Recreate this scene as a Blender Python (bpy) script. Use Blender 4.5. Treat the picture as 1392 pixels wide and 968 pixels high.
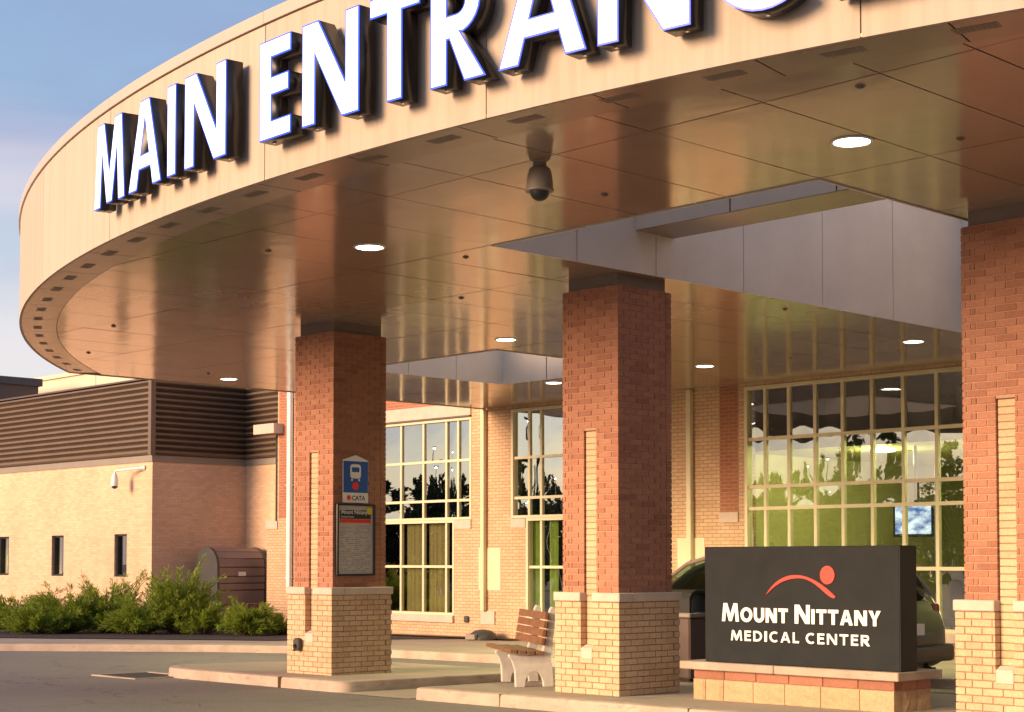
import bpy, bmesh, math, random
from mathutils import Vector, Matrix
R = math.radians
random.seed(7)
scn = bpy.context.scene
for o in list(bpy.data.objects): bpy.data.objects.remove(o)
col = scn.collection
# ------------------------------------------------------------------ camera
CAM = Vector((0, 0, 1.48)); PSI = R(45.985); PITCH = R(2.315); FPX = 2210.5
cam = bpy.data.objects.new('camera', bpy.data.cameras.new('camera'))
cam.data.sensor_width = 36; cam.data.lens = 36 * FPX / 1392
cam.data.shift_x = 0; cam.data.shift_y = (672.5 - 484) / 1392
cam.data.clip_start = .1; cam.data.clip_end = 2000
cam.location = CAM
cam.rotation_euler = (math.pi / 2 + PITCH, 0, math.atan2(math.sin(PSI), math.cos(PSI)) - math.pi / 2)
col.objects.link(cam); scn.camera = cam
# ------------------------------------------------------------------ light
SUN_AZ = Vector((-.978, .208)).normalized(); SUN_EL = R(13)
w = bpy.data.worlds.new('World'); scn.world = w; w.use_nodes = True
nt = w.node_tree; nt.nodes.clear()
def wn(t): return nt.nodes.new(t)
sky = wn('ShaderNodeTexSky'); sky.sky_type = 'NISHITA'; sky.sun_disc = False
sky.sun_elevation = SUN_EL; sky.sun_rotation = math.atan2(SUN_AZ.x, SUN_AZ.y)
sky.air_density = 1.3; sky.dust_density = 1.0; sky.ozone_density = 2.5
tc = wn('ShaderNodeTexCoord'); mp = wn('ShaderNodeMapping'); mp.inputs['Scale'].default_value = (1.6, 1.6, 7)
nz = wn('ShaderNodeTexNoise'); nz.inputs['Scale'].default_value = 1.9; nz.inputs['Detail'].default_value = 7; nz.inputs['Roughness'].default_value = .52
nz.inputs['Distortion'].default_value = .35
cr = wn('ShaderNodeMapRange'); cr.inputs[1].default_value = .38; cr.inputs[2].default_value = .72; cr.interpolation_type = 'SMOOTHSTEP'
cr.inputs[3].default_value = .48; cr.inputs[4].default_value = .86
cl = wn('ShaderNodeMix'); cl.data_type = 'RGBA'
nz2 = wn('ShaderNodeTexNoise'); nz2.inputs['Scale'].default_value = 1.1; nz2.inputs['Detail'].default_value = 4; nz2.inputs['Distortion'].default_value = .4
mp2 = wn('ShaderNodeMapping'); mp2.inputs['Scale'].default_value = (1, 1, 6.5); mp2.inputs['Location'].default_value = (3.1, 1.7, 0)
cc = wn('ShaderNodeValToRGB'); ce = cc.color_ramp.elements; ce.new(.5)
for e, p, c in zip(ce, (.36, .50, .66), ((1.15, 1.45, 2.4), (2.2, 2.05, 2.65), (3.5, 2.95, 3.2))): e.position = p; e.color = (*c, 1)   # thin evening cloud over the whole sky
bg = wn('ShaderNodeBackground'); bg.inputs[1].default_value = .12
ow = wn('ShaderNodeOutputWorld'); L = nt.links.new
L(tc.outputs['Generated'], mp.inputs[0]); L(mp.outputs[0], nz.inputs['Vector']); L(nz.outputs[0], cr.inputs[0])
L(tc.outputs['Generated'], mp2.inputs[0]); L(mp2.outputs[0], nz2.inputs['Vector'])
sz = wn('ShaderNodeSeparateXYZ'); L(tc.outputs['Generated'], sz.inputs[0])
zf = wn('ShaderNodeMath'); zf.operation = 'MULTIPLY_ADD'; zf.inputs[1].default_value = -1.0; zf.inputs[2].default_value = .20; L(sz.outputs[2], zf.inputs[0])
za = wn('ShaderNodeMath'); za.operation = 'ADD'; L(nz2.outputs[0], za.inputs[0]); L(zf.outputs[0], za.inputs[1]); L(za.outputs[0], cc.inputs[0])
L(cc.outputs[0], cl.inputs[7]); L(cr.outputs[0], cl.inputs[0]); L(sky.outputs[0], cl.inputs[6])
L(cl.outputs[2], bg.inputs[0]); L(bg.outputs[0], ow.inputs[0])
sun = bpy.data.objects.new('sun', bpy.data.lights.new('sun', 'SUN'))
sun.data.energy = 3.0; sun.data.angle = R(22); sun.data.color = (1, .655, .40)
sd = Vector((SUN_AZ.x * math.cos(SUN_EL), SUN_AZ.y * math.cos(SUN_EL), math.sin(SUN_EL)))
sun.rotation_euler = sd.to_track_quat('Z', 'Y').to_euler(); sun.location = sd * 60
col.objects.link(sun)
vs = scn.view_settings; vs.view_transform = 'Standard'; vs.look = 'None'; vs.gamma = 1; vs.exposure = 1.15; vs.use_curve_mapping = False
scn.cycles.max_bounces = 10; scn.cycles.transparent_max_bounces = 16

# ------------------------------------------------------------------ geometry helpers
def g(x, y): return -.006 * (y - 12) - .009 * (x - 13.2)     # gentle fall of the site
_r = Vector((math.sin(PSI), -math.cos(PSI), 0)); _f0 = Vector((math.cos(PSI), math.sin(PSI), 0))
def at(px, dist, z=None):                                    # a place by bearing and distance
    t = (px - 696) / FPX; v = _f0 * dist + _r * (t * dist); return Vector((v.x, v.y, g(v.x, v.y) if z is None else z))
def wloc(o):
    v = Vector((0, 0, 0))
    while o is not None: v += o.location; o = o.parent
    return v
def tag(o, label=None, cat=None, group=None, kind=None):
    if label: o['label'] = label
    if cat: o['category'] = cat
    if group: o['group'] = group
    if kind: o['kind'] = kind
    return o
def link(name, me, mat=None, parent=None):
    o = bpy.data.objects.new(name, me); col.objects.link(o)
    if parent is not None: o.parent = parent
    if mat is not None and me is not None and not me.materials: me.materials.append(mat)
    return o
def thing(name, loc, label, cat, group=None, rz=0):
    o = bpy.data.objects.new(name, None); o.empty_display_size = .2; col.objects.link(o); o.location = loc; o.rotation_euler.z = rz
    return tag(o, label, cat, group)
class MB:
    def __init__(s): s.v = []; s.f = []
    def add(s, vs, fs):
        n = len(s.v); s.v += [tuple(p) for p in vs]; s.f += [tuple(i + n for i in f) for f in fs]; return s
    def box(s, x0, x1, y0, y1, z0, z1):
        return s.add([(x0,y0,z0),(x1,y0,z0),(x1,y1,z0),(x0,y1,z0),(x0,y0,z1),(x1,y0,z1),(x1,y1,z1),(x0,y1,z1)],
                     [(3,2,1,0),(4,5,6,7),(0,1,5,4),(1,2,6,5),(2,3,7,6),(3,0,4,7)])
    def prism(s, poly, h0, h1, mapf):
        n = len(poly)
        return s.add([mapf(a, b, h0) for a, b in poly] + [mapf(a, b, h1) for a, b in poly],
                     [tuple(range(n))[::-1], tuple(range(n, 2*n))] + [(i, (i+1) % n, n + (i+1) % n, n + i) for i in range(n)])
    def tube(s, pts, r, n=8):
        pts = [Vector(p) for p in pts]; rs = r if isinstance(r, (list, tuple)) else [r] * len(pts); vs = []; fs = []
        for i, p in enumerate(pts):
            d = (pts[min(i+1, len(pts)-1)] - pts[max(i-1, 0)]).normalized()
            a = d.cross(Vector((0, 0, 1)) if abs(d.z) < .9 else Vector((1, 0, 0))).normalized(); b = d.cross(a)
            vs += [p + (a * math.cos(2*math.pi*k/n) + b * math.sin(2*math.pi*k/n)) * rs[i] for k in range(n)]
        for i in range(len(pts) - 1):
            fs += [(i*n + k, i*n + (k+1) % n, (i+1)*n + (k+1) % n, (i+1)*n + k) for k in range(n)]
        fs += [tuple(range(n))[::-1], tuple((len(pts)-1)*n + k for k in range(n))]
        return s.add(vs, fs)
    def lathe(s, c, prof, n=20):                             # prof: (radius, z) from one end to the other
        vs = []; fs = []
        for r, z in prof: vs += [(c[0] + r*math.cos(2*math.pi*k/n), c[1] + r*math.sin(2*math.pi*k/n), c[2] + z) for k in range(n)]
        for i in range(len(prof) - 1): fs += [(i*n + k, i*n + (k+1) % n, (i+1)*n + (k+1) % n, (i+1)*n + k) for k in range(n)]
        fs += [tuple(range(n))[::-1], tuple((len(prof)-1)*n + k for k in range(n))]
        return s.add(vs, fs)
    def mesh(s, name, off=Vector((0, 0, 0)), bevel=0, smooth=False, segs=1):
        me = bpy.data.meshes.new(name); me.from_pydata([(x - off.x, y - off.y, z - off.z) for x, y, z in s.v], [], s.f)
        bm = bmesh.new(); bm.from_mesh(me); bmesh.ops.recalc_face_normals(bm, faces=bm.faces)
        if bevel:
            es = [e for e in bm.edges if len(e.link_faces) == 2 and e.calc_face_angle(0) > .5]
            bmesh.ops.bevel(bm, geom=es, offset=bevel, segments=segs, profile=.6, affect='EDGES', clamp_overlap=True)
        if smooth:
            for f in bm.faces: f.smooth = True
            for e in bm.edges:
                if len(e.link_faces) == 2 and e.calc_face_angle(0) > R(38): e.smooth = False
        bm.to_mesh(me); bm.free(); me.update(); return me
    def build(s, name, mat, parent=None, bevel=0, smooth=False, local=False, kind=None, segs=1):
        off = Vector((0, 0, 0)) if (local or parent is None) else wloc(parent)
        o = link(name, s.mesh(name, off, bevel, smooth, segs), mat, parent)
        if kind: o['kind'] = kind
        return o
def bx(*a): return MB().box(*a)

# ------------------------------------------------------------------ materials
M = {}
class NT:
    def __init__(s, name):
        s.m = bpy.data.materials.new(name); s.m.use_nodes = True; s.t = s.m.node_tree
        s.b = s.t.nodes['Principled BSDF']; M[name] = s.m
    def n(s, typ, **kw):
        o = s.t.nodes.new(typ)
        for k, v in kw.items(): setattr(o, k, v)
        return o
    def l(s, a, b): s.t.links.new(a, b)
    def coord(s, which='Object'):
        return s.n('ShaderNodeTexCoord').outputs[which]
    def pos(s): return s.n('ShaderNodeNewGeometry').outputs['Position']
    def noise(s, vec, scale, detail=4, rough=.55):
        n = s.n('ShaderNodeTexNoise'); n.inputs['Scale'].default_value = scale; n.inputs['Detail'].default_value = detail; n.inputs['Roughness'].default_value = rough
        s.l(vec, n.inputs['Vector']); return n.outputs[0]
    def scale(s, vec, sc):
        m = s.n('ShaderNodeMapping'); m.inputs['Scale'].default_value = sc; s.l(vec, m.inputs[0]); return m.outputs[0]
    def ramp(s, val, stops):
        r = s.n('ShaderNodeValToRGB'); e = r.color_ramp.elements
        while len(e) < len(stops): e.new(.5)
        for i, (p, c) in enumerate(stops): e[i].position = p; e[i].color = (*c, 1)
        s.l(val, r.inputs[0]); return r.outputs[0]
    def mix(s, fac, a, b, mode='MIX'):
        m = s.n('ShaderNodeMix'); m.data_type = 'RGBA'; m.blend_type = mode
        for v, i in ((fac, 0), (a, 6), (b, 7)):
            if hasattr(v, 'links'): s.l(v, m.inputs[i])
            elif i == 0: m.inputs[0].default_value = v
            else: m.inputs[i].default_value = (*v, 1)
        return m.outputs[2]
    def bump(s, h, strength=.3, dist=.01):
        b = s.n('ShaderNodeBump'); b.inputs['Strength'].default_value = strength; b.inputs['Distance'].default_value = dist
        s.l(h, b.inputs['Height']); s.l(b.outputs[0], s.b.inputs['Normal'])
    def set(s, col=None, rough=.6, metal=0, ior=1.5, coat=0, emit=None, es=0):
        if col is not None:
            if hasattr(col, 'links'): s.l(col, s.b.inputs['Base Color'])
            else: s.b.inputs['Base Color'].default_value = (*col, 1)
        s.b.inputs['Roughness'].default_value = rough; s.b.inputs['Metallic'].default_value = metal; s.b.inputs['IOR'].default_value = ior
        s.b.inputs['Coat Weight'].default_value = coat
        if emit: s.b.inputs['Emission Color'].default_value = (*emit, 1); s.b.inputs['Emission Strength'].default_value = es
        return s
def sc(c, k): return tuple(min(1, x * k) for x in c)
def plain(name, c, rough=.6, metal=0, var=.18, nscale=3, ior=1.5, bump=0, bscale=60, coat=0):
    t = NT(name); p = t.coord(); n = t.noise(p, nscale, 5)
    t.set(t.ramp(n, [(.25, sc(c, 1 - var)), (.75, sc(c, 1 + var))]), rough, metal, ior, coat)
    if bump: t.bump(t.noise(p, bscale, 4), bump, .006)
    return t.m
def brick_piece(name, c1, c2, c3):                            # one brick: every piece its own tone
    t = NT(name); oi = t.n('ShaderNodeObjectInfo').outputs['Random']; ri = t.n('ShaderNodeNewGeometry').outputs['Random Per Island']
    a = t.n('ShaderNodeMath', operation='ADD'); t.l(oi, a.inputs[0]); t.l(ri, a.inputs[1])
    fr = t.n('ShaderNodeMath', operation='FRACT'); t.l(a.outputs[0], fr.inputs[0])
    base = t.ramp(fr.outputs[0], [(0, c1), (.5, c2), (1, c3)]); n = t.noise(t.pos(), 38, 5, .65)
    st = t.noise(t.scale(t.pos(), (1.3, 1.3, .45)), 1.6, 4)
    base = t.mix(.55, base, t.ramp(n, [(.3, (.55, .52, .5)), (.7, (1, 1, 1))]), 'MULTIPLY')
    base = t.mix(.35, base, t.ramp(st, [(.35, (.72, .66, .62)), (.6, (1, 1, 1))]), 'MULTIPLY')
    t.set(base, .82); t.bump(t.noise(t.pos(), 120, 4), .5, .004)
brick_piece('red_brick', (.42, .185, .115), (.47, .215, .135), (.35, .145, .09))
brick_piece('yellow_brick', (.66, .445, .28), (.70, .48, .31), (.58, .385, .235))
brick_piece('block', (.56, .36, .21), (.60, .40, .24), (.50, .31, .17))
plain('red_mortar', (.45, .265, .185), .9, var=.12, nscale=20, bump=.3)
plain('yellow_mortar', (.30, .185, .115), .9, var=.15, nscale=20, bump=.3)
def brick_wall(name, c1, c2, mort, vs=.068, us=.203):
    t = NT(name); sx = t.n('ShaderNodeSeparateXYZ'); t.l(t.pos(), sx.inputs[0])
    a = t.n('ShaderNodeMath', operation='ADD'); t.l(sx.outputs[0], a.inputs[0]); t.l(sx.outputs[1], a.inputs[1])
    cx = t.n('ShaderNodeCombineXYZ'); t.l(a.outputs[0], cx.inputs[0]); t.l(sx.outputs[2], cx.inputs[1])
    b = t.n('ShaderNodeTexBrick'); t.l(cx.outputs[0], b.inputs['Vector'])
    b.inputs['Scale'].default_value = 1; b.inputs['Brick Width'].default_value = us; b.inputs['Row Height'].default_value = vs
    b.inputs['Mortar Size'].default_value = .006; b.inputs['Mortar Smooth'].default_value = .3; b.inputs['Bias'].default_value = 0
    for k, c in (('Color1', c1), ('Color2', c2), ('Mortar', mort)): b.inputs[k].default_value = (*c, 1)
    big = t.noise(t.scale(t.pos(), (1, 1, .5)), .9, 5)
    c = t.mix(.5, b.outputs['Color'], t.ramp(big, [(.3, (.78, .72, .68)), (.62, (1, 1, 1))]), 'MULTIPLY')
    c = t.mix(.4, c, t.ramp(t.noise(t.pos(), 30, 4), [(.3, (.7, .68, .66)), (.7, (1, 1, 1))]), 'MULTIPLY')
    t.set(c, .85); inv = t.n('ShaderNodeMath', operation='SUBTRACT'); inv.inputs[0].default_value = 1; t.l(b.outputs['Fac'], inv.inputs[1])
    t.bump(inv.outputs[0], .6, .008)
brick_wall('wall_yellow', (.69, .47, .30), (.59, .39, .245), (.33, .21, .13))
brick_wall('wall_red', (.42, .165, .09), (.35, .13, .07), (.48, .31, .23))
brick_wall('wall_tan', (.84, .56, .375), (.72, .46, .30), (.66, .47, .34))
plain('stone', (.56, .44, .37), .8, var=.1, nscale=6, bump=.25, bscale=90)
t = NT('fascia'); p = t.pos(); oi = t.n('ShaderNodeObjectInfo').outputs['Random']
c = t.ramp(oi, [(0, (.485, .40, .325)), (1, (.525, .43, .35))])
st = t.noise(t.scale(p, (9, 9, .35)), 1.6, 5, .6); c = t.mix(.30, c, t.ramp(st, [(.36, (.72, .66, .60)), (.56, (1, 1, 1))]), 'MULTIPLY')
c = t.mix(.25, c, t.ramp(t.noise(p, 1.1, 4), [(.3, (.86, .84, .82)), (.7, (1, 1, 1))]), 'MULTIPLY'); t.set(c, .62); t.b.inputs['Specular IOR Level'].default_value = .25
t.bump(t.noise(t.scale(p, (.7, .7, .4)), 1.5, 3), .12, .02)
plain('coping', (.50, .41, .335), .35, var=.04, nscale=1.2)
plain('cream_metal', (.66, .58, .40), .4, var=.06, nscale=2)
plain('grey_panel', (.70, .645, .585), .4, var=.08, nscale=1.5)
plain('dark_gap', (.02, .018, .016), .9, var=.2)
plain('white_paint', (.78, .77, .74), .4, var=.05)
plain('black_metal', (.02, .02, .021), .35, var=.2)
plain('dark_grey', (.05, .05, .052), .5, var=.2)
plain('cap_metal', (.22, .17, .14), .45, var=.1)
plain('brown_siding', (.15, .105, .078), .38, var=.12, nscale=1.5)
plain('siding_trim', (.26, .22, .19), .5, var=.08)
plain('brown_metal', (.11, .08, .07), .4, var=.15)
plain('mauve_metal', (.23, .165, .15), .42, var=.12)
plain('wood', (.19, .085, .04), .6, var=.3, nscale=9)
plain('bench_concrete', (.52, .48, .44), .8, var=.12, nscale=10, bump=.3)
plain('sign_black', (.020, .0215, .024), .7, var=.15, nscale=5)
plain('sign_side', (.008, .008, .008), .45, var=.15)
M['sign_black'].node_tree.nodes['Principled BSDF'].inputs['Specular IOR Level'].default_value = .15
plain('sign_white', (.85, .83, .78), .45, var=.03)
plain('sign_red', (.80, .045, .025), .45, var=.04)
plain('letter_side', (.012, .012, .014), .3, var=.2)
plain('letter_rim', (.01, .025, .30), .4, var=.1)
plain('bus_blue', (.015, .10, .42), .4, var=.06)
plain('sheet_paper', (.50, .47, .44), .55, var=.08, nscale=14)
plain('yellow_paint', (.75, .6, .05), .5, var=.05)
plain('curtain_olive', (.50, .41, .22), .9, var=.05, nscale=2)
plain('curtain_green', (.42, .55, .14), .9, var=.15, nscale=5)
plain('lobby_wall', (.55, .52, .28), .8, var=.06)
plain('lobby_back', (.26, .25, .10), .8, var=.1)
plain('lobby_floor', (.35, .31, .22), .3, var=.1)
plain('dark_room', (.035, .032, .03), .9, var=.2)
plain('rubber', (.015, .015, .015), .8, var=.2)
plain('bark', (.09, .065, .045), .9, var=.3, nscale=20, bump=.5)
plain('beige_wall', (.66, .55, .42), .7, var=.05, nscale=.6)
plain('plum_wall', (.10, .065, .06), .6, var=.08, nscale=.6)
plain('navy_trim', (.03, .03, .05), .4, var=.1)
plain('roof_felt', (.2, .19, .18), .9, var=.15)
# painted soffit metal: satin-gloss with faint oil-canning
t = NT('soffit'); p = t.pos()
t.set(t.ramp(t.noise(p, .9, 4), [(.3, (.30, .215, .155)), (.7, (.36, .26, .19))]), .13, .0, 1.55)
t.bump(t.noise(t.scale(p, (.9, .5, 1)), 1.6, 3, .5), .16, .03)
t = NT('soffit_band'); p = t.pos()
t.set(t.ramp(t.noise(p, .9, 4), [(.3, (.27, .19, .135)), (.7, (.32, .225, .165))]), .25, .0, 1.5)
# asphalt
t = NT('asphalt'); p = t.pos(); n1 = t.noise(p, .22, 5); n2 = t.noise(p, 42, 5, .8)
c = t.ramp(n1, [(.3, (.20, .172, .15)), (.7, (.275, .24, .212))])
c = t.mix(.6, c, t.ramp(n2, [(.38, (.30, .30, .30)), (.62, (1.0, 1.0, 1.0))]), 'MULTIPLY')
c = t.mix(t.ramp(t.noise(t.scale(p, (.5, 1.4, 1)), .9, 5), [(.58, (0, 0, 0)), (.70, (.35, .35, .35))]), c, (.11, .098, .09))
vo = t.n('ShaderNodeTexVoronoi', feature='DISTANCE_TO_EDGE'); vo.inputs['Scale'].default_value = .32
wv = t.n('ShaderNodeVectorMath', operation='ADD'); t.l(p, wv.inputs[0]); nn_ = t.n('ShaderNodeTexNoise'); nn_.inputs['Scale'].default_value = 1.4; nn_.inputs['Detail'].default_value = 5; t.l(p, nn_.inputs['Vector']); t.l(nn_.outputs[1], wv.inputs[1]); t.l(wv.outputs[0], vo.inputs['Vector'])
ck = t.ramp(vo.outputs['Distance'], [(0, (.75, .75, .75)), (.006, (0, 0, 0))]); c = t.mix(ck, c, (.05, .045, .04))
oil = t.ramp(t.noise(p, 1.7, 4, .6), [(.62, (0, 0, 0)), (.74, (.6, .6, .6))]); c = t.mix(oil, c, (.085, .075, .068))
t.set(c, .82); t.bump(n2, .6, .006)
t = NT('concrete'); p = t.pos(); n1 = t.noise(p, .8, 6); n2 = t.noise(p, 90, 3, .7)
c = t.ramp(n1, [(.3, (.34, .27, .215)), (.7, (.45, .37, .30))])
c = t.mix(.35, c, t.ramp(n2, [(.3, (.6, .6, .6)), (.7, (1, 1, 1))]), 'MULTIPLY')
sp = t.ramp(t.noise(p, 3.1, 5, .65), [(.60, (0, 0, 0)), (.72, (.55, .55, .55))]); c = t.mix(sp, c, (.20, .165, .135))
t.set(c, .85); t.bump(n2, .35, .004)
t = NT('kerb_concrete'); p = t.pos(); n1 = t.noise(p, 2.2, 6)
c = t.ramp(n1, [(.3, (.35, .26, .205)), (.7, (.50, .385, .31))]); c = t.mix(t.ramp(t.noise(t.scale(p, (1, 1, 3)), 5.5, 5, .7), [(.55, (0, 0, 0)), (.7, (.6, .6, .6))]), c, (.21, .16, .13)); t.set(c, .85); t.bump(t.noise(p, 80, 3), .35, .004)
t = NT('mulch'); p = t.pos(); n = t.noise(p, 28, 5, .7)
t.set(t.ramp(n, [(.3, (.018, .014, .014)), (.7, (.07, .05, .05))]), .95); t.bump(n, 1, .04)
t = NT('soil_mulch'); p = t.pos(); n = t.noise(p, 28, 5, .7)
t.set(t.ramp(n, [(.3, (.09, .05, .025)), (.7, (.22, .13, .07))]), .95); t.bump(n, 1, .04)
def leaf(name, c1, c2, trans=.25):
    t = NT(name); ri = t.n('ShaderNodeNewGeometry').outputs['Random Per Island']
    t.set(t.ramp(ri, [(0, c1), (1, c2)]), .6)
    tr = t.n('ShaderNodeBsdfTranslucent'); tr.inputs[0].default_value = (*sc(c2, 1.3), 1)
    mx = t.n('ShaderNodeMixShader'); mx.inputs[0].default_value = trans; out = t.t.nodes['Material Output']
    t.l(t.b.outputs[0], mx.inputs[1]); t.l(tr.outputs[0], mx.inputs[2]); t.l(mx.outputs[0], out.inputs[0])
leaf('juniper', (.055, .11, .010), (.30, .38, .035), .3)
leaf('conifer', (.012, .025, .010), (.03, .055, .018), .1)
def glass(name, tint, ior, rough=0.0):
    t = NT(name); t.t.nodes.remove(t.b); out = t.t.nodes['Material Output']
    tr = t.n('ShaderNodeBsdfTransparent'); tr.inputs[0].default_value = (*tint, 1)
    gl = t.n('ShaderNodeBsdfGlossy'); gl.inputs['Roughness'].default_value = rough
    lw_ = t.n('ShaderNodeLayerWeight'); lw_.inputs[0].default_value = .5
    pw = t.n('ShaderNodeMath', operation='POWER'); pw.inputs[1].default_value = 4.0; t.l(lw_.outputs['Facing'], pw.inputs[0])
    fr = t.n('ShaderNodeMapRange'); fr.inputs[3].default_value = ior; fr.inputs[4].default_value = 1.0; t.l(pw.outputs[0], fr.inputs[0])
    n = t.noise(t.pos(), .9, 2); b = t.n('ShaderNodeBump'); b.inputs['Strength'].default_value = .05; b.inputs['Distance'].default_value = .02
    t.l(n, b.inputs['Height']); t.l(b.outputs[0], gl.inputs['Normal'])
    mx = t.n('ShaderNodeMixShader'); t.l(fr.outputs[0], mx.inputs[0]); t.l(tr.outputs[0], mx.inputs[1]); t.l(gl.outputs[0], mx.inputs[2]); t.l(mx.outputs[0], out.inputs[0])
glass('glass', (.76, .82, .72), .36); glass('ward_glass', (.72, .78, .68), .62)
glass('car_glass', (.25, .36, .27), .06)
def emit(name, c, s, base=(.8, .8, .8)):
    t = NT(name); t.set(base, .4, emit=c, es=s)
emit('letter_glow', (.62, .82, 1.0), .75, (.6, .65, .7))
emit('rim_glow', (.03, .10, 1.0), .55, (.01, .03, .3))
emit('lamp_glow', (1, .98, .80), 9)
emit('lobby_lamp', (1, 1, .72), 6)
emit('lot_lamp', (.9, .95, 1), 30)
t = NT('screen'); n = t.noise(t.scale(t.coord(), (1, 3, 5)), 1.5, 3)
t.set((.02, .02, .02), .3); t.l(t.ramp(n, [(.35, (.05, .12, .35)), (.6, (.75, .85, .95))]), t.b.inputs['Emission Color']); t.b.inputs['Emission Strength'].default_value = 1.0
t = NT('car_paint'); t.set((.04, .034, .028), .35, .25, coat=.45)
t = NT('car_trim'); t.set((.015, .015, .015), .5)
t = NT('chrome'); t.set((.6, .6, .6), .15, 1)
t = NT('tail_red'); t.set((.25, .02, .015), .2, coat=.6)
t = NT('head_lens'); t.set((.6, .62, .62), .1, coat=.8)

# ------------------------------------------------------------------ ground
def sheet(name, pts, off, mat, kind='structure'):
    mb = MB(); mb.add([(x, y, g(x, y) + off) for x, y in pts], [tuple(range(len(pts)))]); o = mb.build(name, M[mat]); o['kind'] = kind; return o
ROAD = -.14
sheet('road', [(-250, -250), (350, -250), (350, 350), (-250, 350)], ROAD, 'asphalt')
def round_poly(pts, rad, n=6):
    out = []
    for i, p in enumerate(pts):
        r = rad[i] if isinstance(rad, (list, tuple)) else rad
        p = Vector(p); a = (Vector(pts[i-1]) - p); b = (Vector(pts[(i+1) % len(pts)]) - p)
        if r <= 0: out.append(tuple(p)); continue
        la, lb = a.length, b.length; a.normalize(); b.normalize(); ang = a.angle(b); d = min(r / math.tan(ang/2), la*.49, lb*.49)
        A, B = p + a*d, p + b*d
        for k in range(n + 1):
            q = k / n; out.append(tuple(A*(1-q)**2 + p*2*q*(1-q) + B*q*q))
    return out
def island(name, pts, kerb_name, label=None):
    """a raised concrete island: kerb ring with a rounded arris, slab inside it"""
    n = len(pts); c = Vector((sum(p[0] for p in pts)/n, sum(p[1] for p in pts)/n))
    def inset(d):
        out = []
        for i, p in enumerate(pts):
            a = Vector(pts[i-1]); b = Vector(pts[(i+1) % n]); tdir = (b - a).normalized(); nn = Vector((-tdir.y, tdir.x))
            if nn.dot(c - Vector(p)) < 0: nn = -nn
            out.append(Vector(p) + nn * d)
        return out
    rings = []
    for d, z in ((0, ROAD - .1), (.012, -.03), (.022, -.008), (.045, 0), (.17, 0), (.172, -.012), (.18, -.012)):
        rings.append([(q.x, q.y, g(q.x, q.y) + z) for q in inset(d)])
    mb = MB(); vs = [v for r in rings for v in r]
    mb.add(vs, [(k*n + i, k*n + (i+1) % n, (k+1)*n + (i+1) % n, (k+1)*n + i) for k in range(len(rings)-1) for i in range(n)])
    slab = MB(); q = inset(.18); slab.add([(p.x, p.y, g(p.x, p.y) - .001) for p in q], [tuple(range(n))])
    o = slab.build(name, M['concrete']); o['kind'] = 'structure'
    k = mb.build(kerb_name, M['kerb_concrete'], o, smooth=True, local=True); return o
ISL1 = round_poly([(12.50, 15.95), (16.05, 15.95), (16.05, 20.3), (12.62, 20.9)], [.25, .15, .6, 1.1])
ISL2 = round_poly([(12.46, -1.0), (16.2, -1.0), (16.2, 14.6), (12.46, 14.6)], [.5, .5, .4, .15])
isl1 = island('traffic_island', ISL1, 'kerb'); isl2 = island('traffic_island', ISL2, 'kerb')
for isl, lines in ((isl1, [((12.68, 18.6), (15.87, 18.6))]), (isl2, [((12.64, yy), (16.02, yy)) for yy in (11.6, 8.6, 5.6, 2.6)])):
    for a, b in lines:
        m = MB(); dx = .006; m.add([(a[0], a[1]-dx, g(*a)+.002), (b[0], b[1]-dx, g(*b)+.002), (b[0], b[1]+dx, g(*b)+.002), (a[0], a[1]+dx, g(*a)+.002)], [(0,1,2,3)])
        m.build('joint', M['yellow_mortar'], isl, local=True)
for isl, xk, ys_ in ((isl1, 12.50, (17.3,)), (isl2, 12.46, (13.1, 10.4, 7.7))):
    for y in ys_: bx(xk - .001, xk + .172, y - .004, y + .004, ROAD - .05, g(xk, y) + .0015).build('joint', M['yellow_mortar'], isl, local=True)
sheet('ramp', [(12.43, 14.64), (16.1, 14.64), (16.1, 15.92), (12.43, 15.92)], ROAD + .006, 'concrete')
# far pavement with its kerb, sweeping left
KERB = [(18.72, -12), (18.72, 8), (18.72, 16), (18.70, 20.5), (18.60, 23.2), (18.22, 25.0), (17.50, 26.25), (16.63, 27.24), (14.69, 29.35), (11.5, 32.9), (6, 39)]
BACK = [(23.38, -12), (23.38, 8), (23.38, 16), (23.38, 20.5), (23.38, 25), (22.0, 25.9), (20.6, 26.5), (19.45, 27.1), (16.0, 32.0), (12.9, 36.2), (7.5, 42.5)]
mb = MB(); rows = []
for i, (k, b) in enumerate(zip(KERB, BACK)):
    k = Vector(k); b = Vector(b); d = (b - k).normalized(); rows.append([(k, ROAD-.1), (k + d*.012, -.03), (k + d*.03, -.006), (k + d*.055, 0), (k + d*.17, 0)])
vs = [(p.x, p.y, g(p.x, p.y) + z) for r in rows for p, z in r]; nn = 5
mb.add(vs, [(i*nn + j, i*nn + j+1, (i+1)*nn + j+1, (i+1)*nn + j) for i in range(len(rows)-1) for j in range(nn-1)])
kerb = mb.build('pavement', M['kerb_concrete'], smooth=True); kerb['kind'] = 'structure'
mb = MB(); vs = []
for k, b in zip(KERB, BACK):
    k = Vector(k); b = Vector(b); d = (b - k).normalized(); q = k + d*.172; vs += [(q.x, q.y, g(q.x, q.y)-.001), (b.x, b.y, g(b.x, b.y)-.001)]
mb.add(vs, [(2*i, 2*i+1, 2*i+3, 2*i+2) for i in range(len(KERB)-1)]); mb.build('slab', M['concrete'], kerb, local=True)
sheet('planting_bed', [(19.45, 27.1), (20.6, 26.5), (22.0, 25.9), (23.38, 25), (23.38, 34), (21.5, 36), (21.3, 60), (7.5, 60), (7.5, 42.5), (12.9, 36.2), (16, 32)], .012, 'mulch')
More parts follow.
